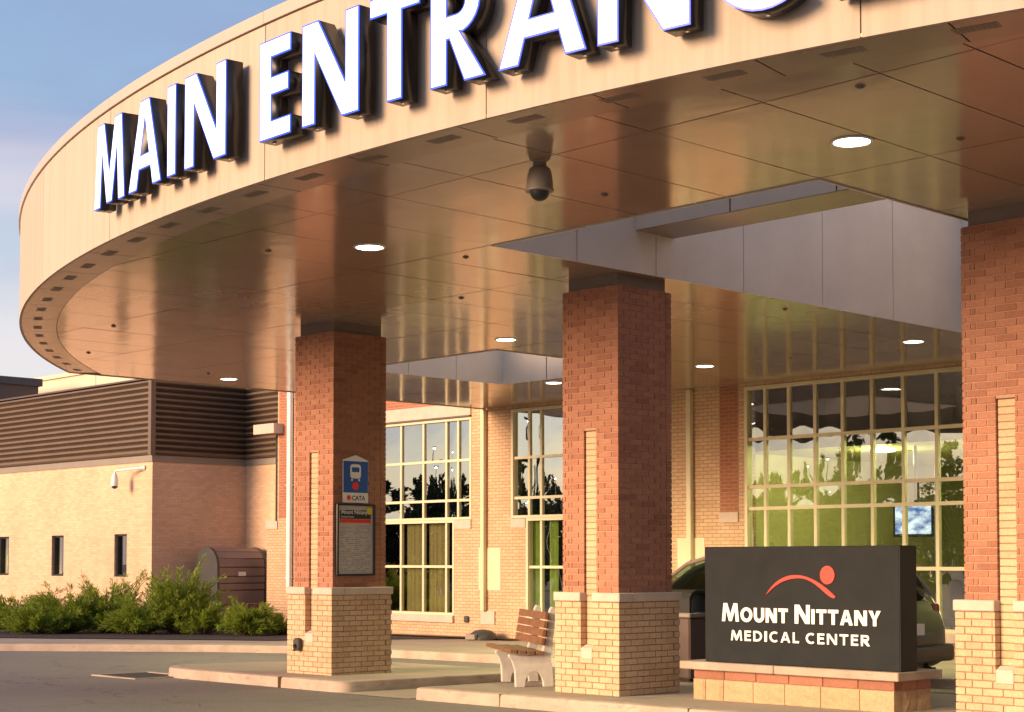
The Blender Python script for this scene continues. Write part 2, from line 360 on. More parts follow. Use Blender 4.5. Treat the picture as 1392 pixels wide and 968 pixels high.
sheet('mulch_strip', [(23.0, 23.9), (23.39, 23.9), (23.39, 31), (22.95, 31)], .035, 'soil_mulch')
# drain grate in the road
gr = thing('drain_grate', (12.5, 20.6, g(12.5, 20.6)+ROAD), 'square iron drain grate set in the road left of the islands', 'drain')
mb = MB(); 
for a in (0, 1):
    mb.box(12.02 + a*.88, 12.10 + a*.88, 20.0, 21.2, -.24, g(12.5, 20.6)+ROAD+.018); mb.box(12.10, 12.90, 20.0 + a*1.12, 20.08 + a*1.12, -.24, g(12.5, 20.6)+ROAD+.017)
mb.build('frame', M['kerb_concrete'], gr)
for k in range(10): bx(12.11, 12.89, 20.10 + k*.103, 20.155 + k*.103, -.24, g(12.5, 20.6)+ROAD+.010).build('bar', M['dark_grey'], gr)

# ------------------------------------------------------------------ brick columns
XF, SX, SY = 13.233, .904, .850
PITCH_B, BL, BD, BJ = .0681, .193, .092, .010
BRICK_MESH = {}
def brick_mesh(lx, ly, lz, mat):
    k = (round(lx, 3), round(ly, 3), round(lz, 3), mat)
    if k not in BRICK_MESH:
        me = bx(-lx/2, lx/2, -ly/2, ly/2, -lz/2, lz/2).mesh('brick', bevel=.003); me.materials.append(M[mat]); BRICK_MESH[k] = me
    return BRICK_MESH[k]
def ring(x0, x1, y0, y1, odd, slot):
    out = []                                                  # (side, x0,x1,y0,y1)
    def fill(a, b):
        p = a; r = []
        while p < b - .015:
            r.append((p, min(p + BL, b))); p += BL + BJ
        if len(r) > 1 and r[-1][1] - r[-1][0] < .03: e = r.pop(); r[-1] = (r[-1][0], e[1])
        return r
    ya, yb = (y0, y1) if not odd else (y0 + BD + BJ, y1 - BD - BJ)
    xa, xb = (x0, x1) if odd else (x0 + BD + BJ, x1 - BD - BJ)
    for a, b in fill(ya, yb):
        segs = [(a, b)]
        if slot and a < slot[1] and b > slot[0]:
            segs = [(a, min(b, slot[0])), (max(a, slot[1]), b)]
        for p, q in segs:
            if q - p > .018: out.append(('W', x0, x0 + BD, p, q))
        out.append(('E', x1 - BD, x1, a, b))
    for a, b in fill(xa, xb):
        out.append(('S', a, b, y0, y0 + BD)); out.append(('N', a, b, y1 - BD, y1))
    return out
def column(y0, label):
    z0 = g(XF, y0); root = thing('brick_column', (XF + SX/2, y0 + SY/2, z0), label, 'column', 'brick columns carrying the canopy')
    SA, SB = y0 + .335, y0 + .515; P = .062; ZB, ZS, ZT = 1.025, 1.124, 4.527; ITOP = 2.93; IBOT = .42
    bricks = []
    for k in range(-2, 15):
        z = k * .06833
        bricks += [(b, z, 'yellow_brick') for b in ring(XF - P, XF + SX + P, y0 - P, y0 + SY + P, k % 2 == 0, (SA, SB) if z > IBOT - .03 else None)]
    for k in range(50):
        z = ZS + k * PITCH_B
        bricks += [(b, z, 'red_brick') for b in ring(XF, XF + SX, y0, y0 + SY, k % 2 == 0, (SA - .004, SB + .004) if z < ITOP - .03 else None)]
    z = IBOT + .125
    while z < ITOP - .03:
        bricks.append((('W', XF + .030, XF + .12, SA + .004, SB - .004), z, 'yellow_brick')); z += PITCH_B
    def score(it):
        (s, a, b, c, d), zz, m = it
        if s in 'EN': return 0
        p = Vector(((a+b)/2, (c+d)/2, zz + .03)) - CAM; dd = p.dot(_f0); px = 696 + FPX * p.dot(_r) / dd
        py = 762 - FPX * p.z / dd
        if px > 1390 or px < 2 or py > 966: return 0
        return ((d - c) if s == 'W' else (b - a)) / dd**2
    order = sorted(bricks, key=score, reverse=True); loose = order[:300]; rest = order[300:]
    for (s, a, b, c, d), zz, m in loose:
        o = link('brick', brick_mesh(b - a, d - c, .0585, m), None, root)
        o.location = (((a+b)/2) - root.location.x, ((c+d)/2) - root.location.y, zz + .0295 + random.uniform(-.0006, .0006) - root.location.z)
        k = random.uniform(-.0018, .0018)
        if s == 'W': o.location.x += k
        else: o.location.y += k
    for m in ('yellow_brick', 'red_brick'):
        mb = MB()
        for (s, a, b, c, d), zz, mm in rest:
            if mm == m: mb.box(a, b, c, d, zz, zz + .0585)
        mb.build('brickwork', M[m], root, kind='stuff')
    q = .009
    mb = MB(); mb.box(XF + .075, XF + SX - q, y0 + q, y0 + SY - q, ZS - .05, ZT + .002)
    mb.box(XF + q, XF + .075, y0 + q, SA - .006, ZS, ITOP); mb.box(XF + q, XF + .075, SB + .006, y0 + SY - q, ZS, ITOP)
    mb.box(XF + q, XF + .075, y0 + q, y0 + SY - q, ITOP + .002, ZT + .002)
    mb.build('shaft_core', M['red_mortar'], root)
    mb = MB(); mb.box(XF + .038, XF + .0748, SA - .005, SB + .005, IBOT, ITOP + .001)
    mb.box(XF + .075, XF + SX + P - q, y0 - P + q, y0 + SY + P - q, -.2, ZB)
    mb.box(XF - P + q, XF + .075, y0 - P + q, SA - .006, -.2, ZB); mb.box(XF - P + q, XF + .075, SB + .006, y0 + SY + P - q, -.2, ZB)
    mb.box(XF - P + q, XF + .0742, SA - .0055, SB + .0055, -.2, IBOT)
    mb.build('base_core', M['yellow_mortar'], root)
    Q = .078
    for a, b in ((y0 - Q, SA), (SB, y0 + SY + Q)):
        bx(XF - Q, XF + .14, a, b, ZB, ZS).build('cap_stone', M['stone'], root, bevel=.008)
    bx(XF + .145, XF + SX + Q, y0 - Q + .0005, y0 + .14, ZB, ZS - .001).build('cap_stone', M['stone'], root, bevel=.008)
    bx(XF + .145, XF + SX + Q, y0 + .145, y0 + SY + Q - .0005, ZB, ZS - .001).build('cap_stone', M['stone'], root, bevel=.008)
    # small weathering stone closing the foot of the slot
    mb = MB(); mb.prism([(XF - P - .006, IBOT - .035), (XF - P - .006, IBOT + .085), (XF + .01, IBOT + .122), (XF + .035, IBOT + .122), (XF + .035, IBOT - .035)], SA + .002, SB - .002, lambda a, b, h: (a, h, b))
    mb.build('slot_stone', M['stone'], root, bevel=.006)
    bx(XF + .05, XF + SX - .05, y0 + .05, y0 + SY - .05, ZT, 4.70).build('column_cap', M['cap_metal'], root)
    return root
YC = {1: 17.105, 2: 12.017, 3: 6.932, 4: 1.85}
c1 = column(YC[1], 'square brick column carrying the bus stop sign, leftmost of the columns')
c2 = column(YC[2], 'square brick column between the bench and the black monument sign')
c3 = column(YC[3], 'square brick column cut off by the right edge, right of the monument sign')

# ------------------------------------------------------------------ canopy
CX, CY, CR = 29.89, 10.05, 22.04; ZS_, ZTOP = 4.669, 6.08; YN, YS = 25.0, -4.9; XB = 23.36
def arc(phi, r=CR, z=0): return Vector((CX - r*math.cos(phi), CY + r*math.sin(phi), z))
PHI1 = math.asin((YN - CY) / CR); PHI0 = math.asin((YS - CY) / CR)
can = thing('entrance_canopy', (14.5, 10.05, ZS_), 'wide curved cream canopy with glossy tan soffit over the entrance drive', 'canopy')
def clip(poly, a, b):                                         # keep the left side of a->b
    out = []; n = len(poly)
    def s(p): return (b[0]-a[0])*(p[1]-a[1]) - (b[1]-a[1])*(p[0]-a[0])
    for i in range(n):
        p, q = poly[i], poly[(i+1) % n]; sp, sq = s(p), s(q)
        if sp >= 0: out.append(p)
        if (sp > 0) != (sq > 0) and abs(sp - sq) > 1e-12:
            k = sp / (sp - sq); out.append((p[0] + (q[0]-p[0])*k, p[1] + (q[1]-p[1])*k))
    return out
def in_arc(poly, r, ylim=None, n=72):
    ps = [arc(PHI1 + .05 - (PHI1 - PHI0 + .1) * k / n, r) for k in range(n + 1)]
    for a, b in zip(ps, ps[1:]):
        poly = clip(poly, a, b)
        if len(poly) < 3: return []
    return poly
def area(p): return .5 * abs(sum(p[i][0]*p[(i+1) % len(p)][1] - p[(i+1) % len(p)][0]*p[i][1] for i in range(len(p))))
OP1 = (11.20, 20.24, 7.90, 11.90); OP2 = (16.85, 20.24, 17.77, 21.2); OP3 = (16.85, 20.24, -1.1, 2.33)
XL = [7.5, 9.05, 11.20, 13.05, 14.95, 16.85, 18.55, 20.24, 21.9, XB]
YL = [YS, -3.9, -3.0, -2.05, -1.1, .05, 1.2, 2.33, 3.3, 4.25, 5.2, 5.90, 6.85, 7.90, 8.87, 9.90, 10.93, 11.90, 12.9, 13.9, 14.9, 15.85, 16.8, 17.77, 18.9, 20.05, 21.2, 22.15, 23.1, 24.05, YN]
def in_op(x, y): return any(o[0] < x < o[1] and o[2] < y < o[3] for o in (OP1, OP2, OP3))
deck = MB(); back = MB(); GAP = .013; rnd = random.Random(3)
for i in range(len(XL) - 1):
    for j in range(len(YL) - 1):
        xa, xb, ya, yb = XL[i], XL[i+1], YL[j], YL[j+1]
        if in_op((xa+xb)/2, (ya+yb)/2): continue
        full = in_arc([(xa, ya), (xb, ya), (xb, yb), (xa, yb)], CR - .06)
        if len(full) >= 3 and area(full) > .005:
            deck.add([(x, y, ZTOP - .12) for x, y in full], [tuple(range(len(full)))]); back.add([(x, y, ZS_ + .03) for x, y in full], [tuple(range(len(full)))])
        pl = in_arc([(xa+GAP/2, ya+GAP/2), (xb-GAP/2, ya+GAP/2), (xb-GAP/2, yb-GAP/2), (xa+GAP/2, yb-GAP/2)], CR - .49)
        if len(pl) < 3 or area(pl) < .01: continue
        cxm = sum(p[0] for p in pl)/len(pl); cym = sum(p[1] for p in pl)/len(pl); tx, ty = rnd.gauss(0, .0011), rnd.gauss(0, .0011)
        mb = MB(); mb.prism(pl, 0, .02, lambda a, b, h: (a, b, ZS_ + h + (a - cxm)*tx + (b - cym)*ty)); mb.build('soffit_panel', M['soffit'], can)
back.build('soffit_backing', M['dark_gap'], can); deck.build('roof_deck', M['roof_felt'], can)
# perimeter band of the soffit with its slotted vents
NB = 26
for k in range(NB):
    a0 = PHI0 + (PHI1 - PHI0) * k / NB; a1 = PHI0 + (PHI1 - PHI0) * (k + 1) / NB; e = GAP / 2 / CR
    pl = [arc(a0 + e + (a1 - a0 - 2*e) * q / 4, CR - .004) for q in range(5)] + [arc(a1 - e - (a1 - a0 - 2*e) * q / 4, CR - .482) for q in range(5)]
    pl = [(p.x, min(p.y, YN - .003)) for p in pl]
    mb = MB(); mb.prism(pl, 0, .02, lambda a, b, h: (a, b, ZS_ - .004 + h)); mb.build('soffit_band', M['soffit_band'], can)
s = -9.3
while s < 16.2:
    phi = s / (CR - .24); c = arc(phi, CR - .235, ZS_ - .006); tx = Vector((math.sin(phi), math.cos(phi), 0)); nx = Vector((-math.cos(phi), math.sin(phi), 0))
    v = MB(); v.add([c + tx*a + nx*b + Vector((0, 0, z)) for z in (0, .006) for a, b in ((-.14, -.055), (.14, -.055), (.14, .055), (-.14, .055))], [(3,2,1,0),(4,5,6,7),(0,1,5,4),(1,2,6,5),(2,3,7,6),(3,0,4,7)])
    vo = v.build('vent', M['cap_metal'], can)
    sl = MB()
    for q in range(8):
        a = -.115 + q*.033
        sl.add([c + tx*(a + d) + nx*b + Vector((0, 0, -.0015)) for d, b in ((-.008, -.042), (.008, -.042), (.008, .042), (-.008, .042))], [(0,1,2,3)])
    sl.build('slot', M['brown_metal'], vo)
    s += .838
# curved fascia
JS = [(PHI0*CR), -9.6, -6.9, -4.53, -1.6, 1.08, 4.28, 7.1, 9.9, 12.8, PHI1*CR]
for a, b in zip(JS, JS[1:]):
    n = 14; e = .005; mb = MB(); vs = []
    for q in range(n + 1):
        ph = (a + e + (b - a - 2*e) * q / n) / CR
        for r, z in ((CR, ZS_ - .012), (CR, 5.965), (CR - .03, 5.965), (CR - .03, ZS_ - .012)): p = arc(ph, r, z); vs.append(p)
    mb.add(vs, [(q*4 + k, q*4 + (k+1) % 4, q*4 + 4 + (k+1) % 4, q*4 + 4 + k) for q in range(n) for k in range(4)] + [(0,1,2,3), (n*4, n*4+1, n*4+2, n*4+3)])
    mb.build('fascia_panel', M['fascia'], can, smooth=True)
    mb = MB(); vs = []
    for q in range(n + 1):
        ph = (a + .002 + (b - a - .004) * q / n) / CR
        for r, z in ((CR + .022, 5.975), (CR + .022, ZTOP), (CR - .3, ZTOP + .01), (CR - .3, 5.975)): vs.append(arc(ph, r, z))
    mb.add(vs, [(q*4 + k, q*4 + (k+1) % 4, q*4 + 4 + (k+1) % 4, q*4 + 4 + k) for q in range(n) for k in range(4)] + [(0,1,2,3), (n*4, n*4+1, n*4+2, n*4+3)])
    mb.build('coping', M['coping'], can, smooth=True)
mb = MB(); vs = []; n = 90
for q in range(n + 1):
    for z in (ZS_ + .01, 5.99): vs.append(arc(PHI0 + (PHI1 - PHI0) * q / n, CR - .034, z))
mb.add(vs, [(2*q, 2*q+2, 2*q+3, 2*q+1) for q in range(n)]); mb.build('fascia_backing', M['dark_gap'], can)
xe = arc(PHI1).x
for k in range(4):
    a = xe + .01 + (XB - xe) * k / 4; b = xe + (XB - xe) * (k + 1) / 4 - .006
    bx(a, b, YN - .03, YN, ZS_ - .012, 5.965).build('fascia_panel', M['fascia'], can); bx(a, b, YN - .3, YN + .022, 5.975, ZTOP + .005).build('coping', M['coping'], can)
    bx(a, b, YS, YS + .03, ZS_ - .012, 5.965).build('fascia_panel', M['fascia'], can)
# openings: grey lined sides
def lining(op, jx, jy):
    x0, x1, y0, y1 = op; z0, z1 = ZS_ - .012, 7.6 if op == OP1 else ZTOP
    xs = [x0] + jx + [x1]; ys = [y0] + jy + [y1]
    for a, b in zip(xs, xs[1:]):
        bx(a + .006, b - .006, y1 - .02, y1 - .002, z0, z1).build('lining_panel', M['grey_panel'], can); bx(a + .006, b - .006, y0 + .002, y0 + .02, z0, z1).build('lining_panel', M['grey_panel'], can)
    for a, b in zip(ys, ys[1:]):
        bx(x0 + .002, x0 + .019, a + .021, b - .004, z0, z1).build('lining_panel', M['grey_panel'], can); bx(x1 - .019, x1 - .002, a + .021, b - .004, z0, z1).build('lining_panel', M['grey_panel'], can)
    mb = MB()
    for d, (p, q) in enumerate((((x0 - .02, y1 + .002), (x1 + .02, y1 + .03)), ((x0 - .02, y0 - .03), (x1 + .02, y0 - .002)), ((x0 - .03, y0 - .002), (x0 - .002, y1 + .002)), ((x1 + .002, y0 - .002), (x1 + .03, y1 + .002)))):
        mb.box(p[0], q[0], p[1], q[1], ZS_ + .022, z1 - .01)
    mb.build('opening_backing', M['dark_gap'], can)
lining(OP1, [12.44, 13.72, 15.3, 16.9, 18.49], [9.23, 10.56]); lining(OP2, [18.0, 19.1], [18.9, 20.05]); lining(OP3, [18.0, 19.1], [.1, 1.2])
be = bx(13.38, 14.03, OP1[2] + .022, OP1[3] - .022, 5.13, ZTOP - .02).build('cross_beam', M['grey_panel'], can)
for y in (9.23, 10.56): bx(13.372, 13.3795, y - .004, y + .004, 5.13, ZTOP - .03).build('joint', M['dark_gap'], be)
bx(13.3795, 14.03, OP1[2] + .022, OP1[3] - .022, 5.122, 5.1295).build('beam_soffit', M['soffit_band'], be)
# tray with clips along the right-hand edge of the opening
tr = thing('light_track', (15.6, 7.95, 4.66), 'thin black track with white clips along the canopy opening edge', 'light track')
bx(14.15, 17.1, 7.925, 7.985, 4.575, 4.657).build('track', M['black_metal'], tr)
for x in (14.45, 15.7, 16.8): bx(x, x + .05, 7.915, 7.995, 4.56, 4.60).build('clip', M['white_paint'], tr)
# sprinkler heads
for x, y in ((9.75, 13.7), (13.2, 14.55), (11.45, 11.95 + .6), (10.35, 9.55), (9.2, 6.15), (15.6, 20.6), (16.75, 12.35), (11.4, 19.6), (20.9, 15.3), (21.3, 13.6), (12.6, 22.4), (15.5, 23.5), (19.2, 16.6), (10.9, 6.4)):
    mb = MB(); mb.lathe((x, y, ZS_ - .03), [(.008, .008), (.022, .012), (.02, .018), (.034, .022), (.034, .032)], 12); mb.build('sprinkler', M['cap_metal'], can, smooth=True)
# recessed downlights, each a lamp of its own
def downlight(x, y, where):
    t = thing('downlight', (x, y, ZS_), 'round lit downlight in the canopy soffit, ' + where, 'downlight', 'lit downlights under the canopy')
    mb = MB(); n = 28; vs = []
    for r, z in ((.165, -.002), (.16, -.011), (.14, -.011), (.135, .01)): vs += [(x + r*math.cos(2*math.pi*k/n), y + r*math.sin(2*math.pi*k/n), ZS_ + z) for k in range(n)]
    mb.add(vs, [(i*n + k, i*n + (k+1) % n, (i+1)*n + (k+1) % n, (i+1)*n + k) for i in range(3) for k in range(n)]); mb.build('trim_ring', M['white_paint'], t, smooth=True)
    mb = MB(); mb.lathe((x, y, ZS_), [(.134, -.006), (.08, -.012), (.02, -.014)][::-1], n); mb.build('lens', M['lamp_glow'], t, smooth=True)
    l = bpy.data.lights.new('lamp', 'SPOT'); l.energy = 330; l.color = (.95, .92, .45); l.spot_size = R(125); l.spot_blend = .8; l.shadow_soft_size = .12
    o = bpy.data.objects.new('lamp', l); col.objects.link(o); o.parent = t; o.location = (0, 0, -.03)
downlight(10.38, 12.83, 'nearest above the bus stop column')
downlight(10.38, 7.02, 'the large one above the monument sign')
downlight(16.18, 16.87, 'above the far left opening')
downlight(16.2, 23.93, 'leftmost, above the brown siding')
downlight(20.75, 20.4, 'just left of the middle column')
downlight(20.75, 16.92, 'just right of the middle column')
downlight(20.6, 12.9, 'rightmost, in front of the lobby window')
# dome camera under the soffit
px = Vector((9.18, 9.18, ZS_))
dc = thing('dome_camera', px, 'grey dome security camera hanging from the soffit below the letters', 'security camera')
mb = MB(); mb.lathe(px, [(.055, 0), (.055, -.018), (.085, -.04), (.100, -.09), (.106, -.15), (.11, -.20), (.115, -.205), (.115, -.222), (.10, -.225)], 24); mb.build('housing', M['siding_trim'], dc, smooth=True)
mb = MB(); mb.lathe(px, [(.082, -.224)] + [(.08*math.cos(a), -.226 - .075*math.sin(a)) for a in (.15, .5, .85, 1.2, 1.45)], 24); mb.build('dome', M['black_metal'], dc, smooth=True)
# small bullet camera by the right-hand column
bc = thing('bullet_camera', (14.6, 7.95, 4.66), 'small white bracket camera at the canopy opening beside the right column', 'security camera')
mb = MB(); mb.tube([(16.98, 7.97, 4.57), (16.95, 8.06, 4.50), (16.9, 8.16, 4.47)], .022, 8); mb.build('bracket', M['white_paint'], bc, smooth=True)
mb = MB(); mb.tube([(16.99, 8.14, 4.49), (16.80, 8.2, 4.43)], .035, 10); mb.build('body', M['white_paint'], bc, smooth=True)

# ------------------------------------------------------------------ lettering
def glyph(ch, wd, t):
    """outline loops of a capital, 1 high and wd wide, stroke t"""
    def ell(cx, cy, rx, ry, a0, a1, n=18): return [(cx + rx*math.cos(R(a0 + (a1-a0)*k/n)), cy + ry*math.sin(R(a0 + (a1-a0)*k/n))) for k in range(n + 1)]
    h = t * .9
    if ch == 'I': return [[(0,0),(wd,0),(wd,1),(0,1)]]
    if ch == 'L': return [[(0,0),(wd,0),(wd,h),(t,h),(t,1),(0,1)]]
    if ch == 'T': return [[(wd/2-t/2,0),(wd/2+t/2,0),(wd/2+t/2,1-h),(wd,1-h),(wd,1),(0,1),(0,1-h),(wd/2-t/2,1-h)]]
    if ch == 'E':
        m = .53; q = wd*.93
        return [[(0,0),(wd,0),(wd,h),(t,h),(t,m-h/2),(q,m-h/2),(q,m+h/2),(t,m+h/2),(t,1-h),(wd,1-h),(wd,1),(0,1)]]
    if ch == 'N':
        a = t*1.25; y = t/(wd-a); return [[(0,0),(t,0),(t,1-y),(wd-a,0),(wd,0),(wd,1),(wd-t,1),(wd-t,y),(a,1),(0,1)]]
    if ch == 'M':
        xl, a, m = .10*wd, t*1.05, .30; b = t*.42
        yq = .66; ql = xl + a*.5*.9 + t*.42
        return [[(0,0),(t*.95,0),(xl+t*.72,yq),(wd/2-b,.02),(wd/2+b,.02),(wd-xl-t*.72,yq),(wd-t*.95,0),(wd,0),(wd-xl,1),(wd-xl-a,1),(wd/2,m+.08),(xl+a,1),(xl,1)]]
    if ch == 'A':
        a = t*1.15; k = (wd/2 - t*1.08)/.80; c0, c1 = .22, .22 + h*.9; t1 = t*1.08
        return [[(0,0),(t1,0),(t1+k*c0,c0),(wd-t1-k*c0,c0),(wd-t1,0),(wd,0),(wd/2+a/2,1),(wd/2-a/2,1)], [(t1+k*c1,c1),(wd/2,.80),(wd-t1-k*c1,c1)]]
    if ch == 'R':
        r = .285; bw = wd*.90 - r; cy = 1 - r
        out = [(0,0),(t,0),(t,.40),(t+.03,.40),(wd-t*1.25,0),(wd,0),(bw+.05,.445)] + ell(bw, cy, r, r, -75, 90, 12) + [(0,1)]
        ri = r - h
        return [out, [(t,1-h),(bw,1-h)] + ell(bw, cy, ri, ri, 85, -90, 10) + [(t,cy-ri)]]
    if ch == 'C':
        o = ell(wd*.58, .5, wd*.58, .515, 52, 308, 26); i = ell(wd*.60, .5, wd*.60-t*1.02, .515-h, 305, 55, 24)
        return [o + i]
    if ch == 'O': return [ell(wd/2,.5,wd/2,.515,0,342,19), ell(wd/2,.5,wd/2-t,.515-h,0,342,19)]
    if ch == 'D':
        return [[(0,0)] + ell(wd*.42,.5,wd*.58,.5,-90,90,16) + [(0,1)], [(t,h),(t,1-h)] + ell(wd*.42,.5,wd*.58-t,.5-h,90,-90,14)]
    if ch == 'U':
        r = wd/2; return [[(0,1)] + ell(r, r*.95, r, r*.95+.012, 180, 360, 16) + [(wd,1),(wd-t,1)] + ell(r, r*.95, r-t, r*.95-h, 360, 180, 14) + [(t,1)]]
    if ch == 'Y':
        return [[(wd/2-t/2,0),(wd/2+t/2,0),(wd/2+t/2,.42),(wd,1),(wd-t*1.18,1),(wd/2,.58),(t*1.18,1),(0,1),(wd/2-t/2,.42)]]
    if ch == 'Z': return [[(0,0),(1,0),(1,1),(0,1)]]
def flat_mesh(name, loops, depth, fn, offset=0, bevel=0):
    """solid from outline loops (holes allowed); fn maps (u, v, w) to space, w = 0..depth"""
    cu = bpy.data.curves.new(name, 'CURVE'); cu.dimensions = '2D'; cu.fill_mode = 'BOTH'; cu.extrude = depth / 2; cu.offset = offset
    for lp in loops:
        sp = cu.splines.new('POLY'); sp.points.add(len(lp) - 1); sp.use_cyclic_u = True
        for q, (a, b) in zip(sp.points, lp): q.co = (a, b, 0, 1)
    o = bpy.data.objects.new(name, cu); col.objects.link(o); dg = bpy.context.evaluated_depsgraph_get(); dg.update()
    me = bpy.data.meshes.new_from_object(o.evaluated_get(dg)); bpy.data.objects.remove(o); bpy.data.curves.remove(cu)
    for v in me.vertices: v.co = fn(v.co.x, v.co.y, v.co.z + depth / 2)
    bm = bmesh.new(); bm.from_mesh(me); bmesh.ops.remove_doubles(bm, verts=bm.verts, dist=1e-5); bmesh.ops.recalc_face_normals(bm, faces=bm.faces); bm.to_mesh(me); bm.free()
    me.name = name; me.materials.clear(); return me
HL = .815; ZL = 4.885
ls = thing('channel_letter_sign', arc(0, CR, ZL), 'lit white channel letters reading MAIN ENTRANCE on the curved fascia', 'lettering')
for ch, s0, wd in (('M', 4.13, .79), ('A', 3.24, .71), ('I', 2.41, .165), ('N', 2.07, .72), ('E', .83, .44), ('N', .235, .71), ('T', -.60, .55), ('R', -1.26, .55), ('A', -1.93, .77), ('N', -2.79, .72), ('C', -3.62, .70), ('E', -4.47, .44)):
    loops = [[(a*HL, b*HL) for a, b in lp] for lp in glyph(ch, wd/HL, .205)]
    def fn(u, v, wv, s0=s0, r0=CR + .055):
        sx = s0 - wd/2; q = arc(sx/(CR + .2)); tx = Vector((math.sin(sx/(CR+.2)), math.cos(sx/(CR+.2)), 0)); nn = Vector((-math.cos(sx/(CR+.2)), math.sin(sx/(CR+.2)), 0))
        return arc(sx/(CR + .2), r0, ZL + v) - tx*(u - wd/2) + nn*wv - wloc(ls)
    lo = link('letter', flat_mesh('letter', loops, .155, fn), M['letter_side'], ls)
    rim = link('rim', flat_mesh('rim', loops, .006, lambda u, v, wv: fn(u, v, wv + .1555), .0), M['rim_glow'], lo)
    link('face', flat_mesh('face', loops, .008, lambda u, v, wv: fn(u, v, wv + .1565), -.013), M['letter_glow'], lo)
    sx = s0 - wd/2; qn = Vector((-math.cos(sx/CR), math.sin(sx/CR), 0))
    mb = MB()
    for zz in (ZL + .2, ZL + .62):
        k = (s0 - .09 if ch not in 'TI' else s0 - wd/2); 
        if ch == 'C': k = s0 - .12
        if ch == 'A': k = s0 - (.20 if zz < ZL + .4 else .33)*wd/.72
        mb.tube([arc(k/CR, CR - .005, zz), arc(k/CR, CR + .06, zz)], .012, 6)
    mb.build('standoff', M['dark_grey'], lo)
    mb = MB()
    for k in ((s0 - .09,) if ch in 'ITCE' else (s0 - .085, s0 - wd + .085)):
        if ch == 'T': k = s0 - wd/2
        if ch == 'C': k = s0 - wd*.55
        p = arc(k/(CR + .15), CR + .13, ZL - (.004 if ch != 'C' else .016)); mb.box(p.x - .012, p.x + .012, p.y - .012, p.y + .012, p.z - .006, p.z + .004)
    mb.build('drain_cap', M['chrome'], lo)

# ------------------------------------------------------------------ monument sign
gs = g(13.6, 10)
sg = thing('monument_sign', (13.9, 10.0, gs), 'black monument sign reading Mount Nittany Medical Center on a brick base', 'sign')
SYA, SYB = 8.70, 11.105; SXF = 13.60
bx(SXF, SXF + .30, SYA, SYB, .405, 1.625).build('sign_cabinet', M['sign_black'], sg, bevel=.006)
bx(SXF + .004, SXF + .298, SYA - .004, SYA - .0003, .41, 1.62).build('end_panel', M['sign_side'], sg)
bx(SXF - .01, SXF + .62, 8.82, 11.17, gs - .1, .20).build('base_core', M['yellow_mortar'], sg)
for a, b in ((8.66, 10.13), (10.137, 11.38)):
    bx(SXF - .10, SXF + .70, a, b, .318, .402).build('cap_stone', M['kerb_concrete'], sg, bevel=.008)
bw = (11.24 - 8.745) / 6
bx(SXF - .012, SXF + .60, 8.755, 11.23, .19, .317).build('course_core', M['red_mortar'], sg)
for k in range(6):
    a = 8.745 + k*bw; bx(SXF - .03, SXF + .1, a + .004, a + bw - .004, .222, .312).build('brick', M['red_brick'], sg, bevel=.004)
    off = bw*.5 if k % 1 == 0 else 0
for k in range(2): bx(SXF + .105 + k*.26, SXF + .357 + k*.26, 8.745, 8.84, .222, .312).build('brick', M['red_brick'], sg, bevel=.004)
edges = [8.745, 9.14, 9.60, 10.04, 10.44, 10.83, 11.07, 11.24]
def split_block(x0, x1, y0, y1, z0, z1, axis, seed):
    rr = random.Random(seed); n = 6; mb = MB(); vs = []
    for j in range(n + 1):
        for i in range(n + 1):
            e = i in (0, n) or j in (0, n); d = 0 if e else rr.uniform(.008, .022)
            a = i / n; zz = z0 + (z1 - z0)*j/n
            vs.append((x0 - d, y0 + (y1 - y0)*a, zz) if axis == 'x' else (x0 + (x1 - x0)*a, y0 - d, zz))
    for j, i in ((0, 0), (0, n), (n, n), (n, 0)):
        a = i / n; zz = z0 + (z1 - z0)*j/n; vs.append((x1, y0 + (y1-y0)*a, zz) if axis == 'x' else (x0 + (x1-x0)*a, y1, zz))
    F = [(j*(n+1)+i, j*(n+1)+i+1, (j+1)*(n+1)+i+1, (j+1)*(n+1)+i) for j in range(n) for i in range(n)]; B = (n+1)**2
    bot = [i for i in range(n+1)]; topv = [n*(n+1)+i for i in range(n+1)]; lf = [j*(n+1) for j in range(n+1)]; rt = [j*(n+1)+n for j in range(n+1)]
    F += [tuple(bot + [B+1, B]), tuple(topv + [B+2, B+3]), tuple(lf + [B+3, B]), tuple(rt + [B+2, B+1]), (B, B+1, B+2, B+3)]
    mb.add(vs, F); mb.build('block', M['block'], sg)
for k, (a, b) in enumerate(zip(edges, edges[1:])): split_block(SXF - .035, SXF + .1, a + .004, b - .004, gs - .06, .215, 'x', k)
for k, (a, b) in enumerate(((SXF + .105, SXF + .36), (SXF + .365, SXF + .62))): split_block(a, b, 8.745, 8.84, gs - .06, .215, 'y', 40 + k)
def onsign(u0, z0): return lambda u, v, wv: Vector((SXF - .001 - wv, u0 - u, z0 + v)) - wloc(sg)
def word(txt, ystart, yend, z, hbig, hsmall, t, gapk):
    W = {'M': .98, 'O': .86, 'U': .74, 'N': .78, 'T': .66, 'I': .21, 'A': .80, 'Y': .74, 'E': .54, 'D': .74, 'C': .72, 'L': .50, 'R': .68}
    tot = 0; items = []
    for i, ch in enumerate(txt):
        h = hbig if i == 0 else hsmall; items.append((ch, h, W[ch]*h)); tot += W[ch]*h
    gap = gapk * hsmall; k = (ystart - yend - gap * (len(txt) - 1)) / tot; items = [(c, h, w_ * k) for c, h, w_ in items]; y = ystart
    for ch, h, wd in items:
        tt = t * (1 if h == hbig else (hbig / hsmall) ** .35); lp = [[(a*h, b*h) for a, b in l] for l in glyph(ch, wd/h, tt)]
        link('letter', flat_mesh('letter', lp, .012, onsign(y, z)), M['sign_white'], sg); y -= wd + gap
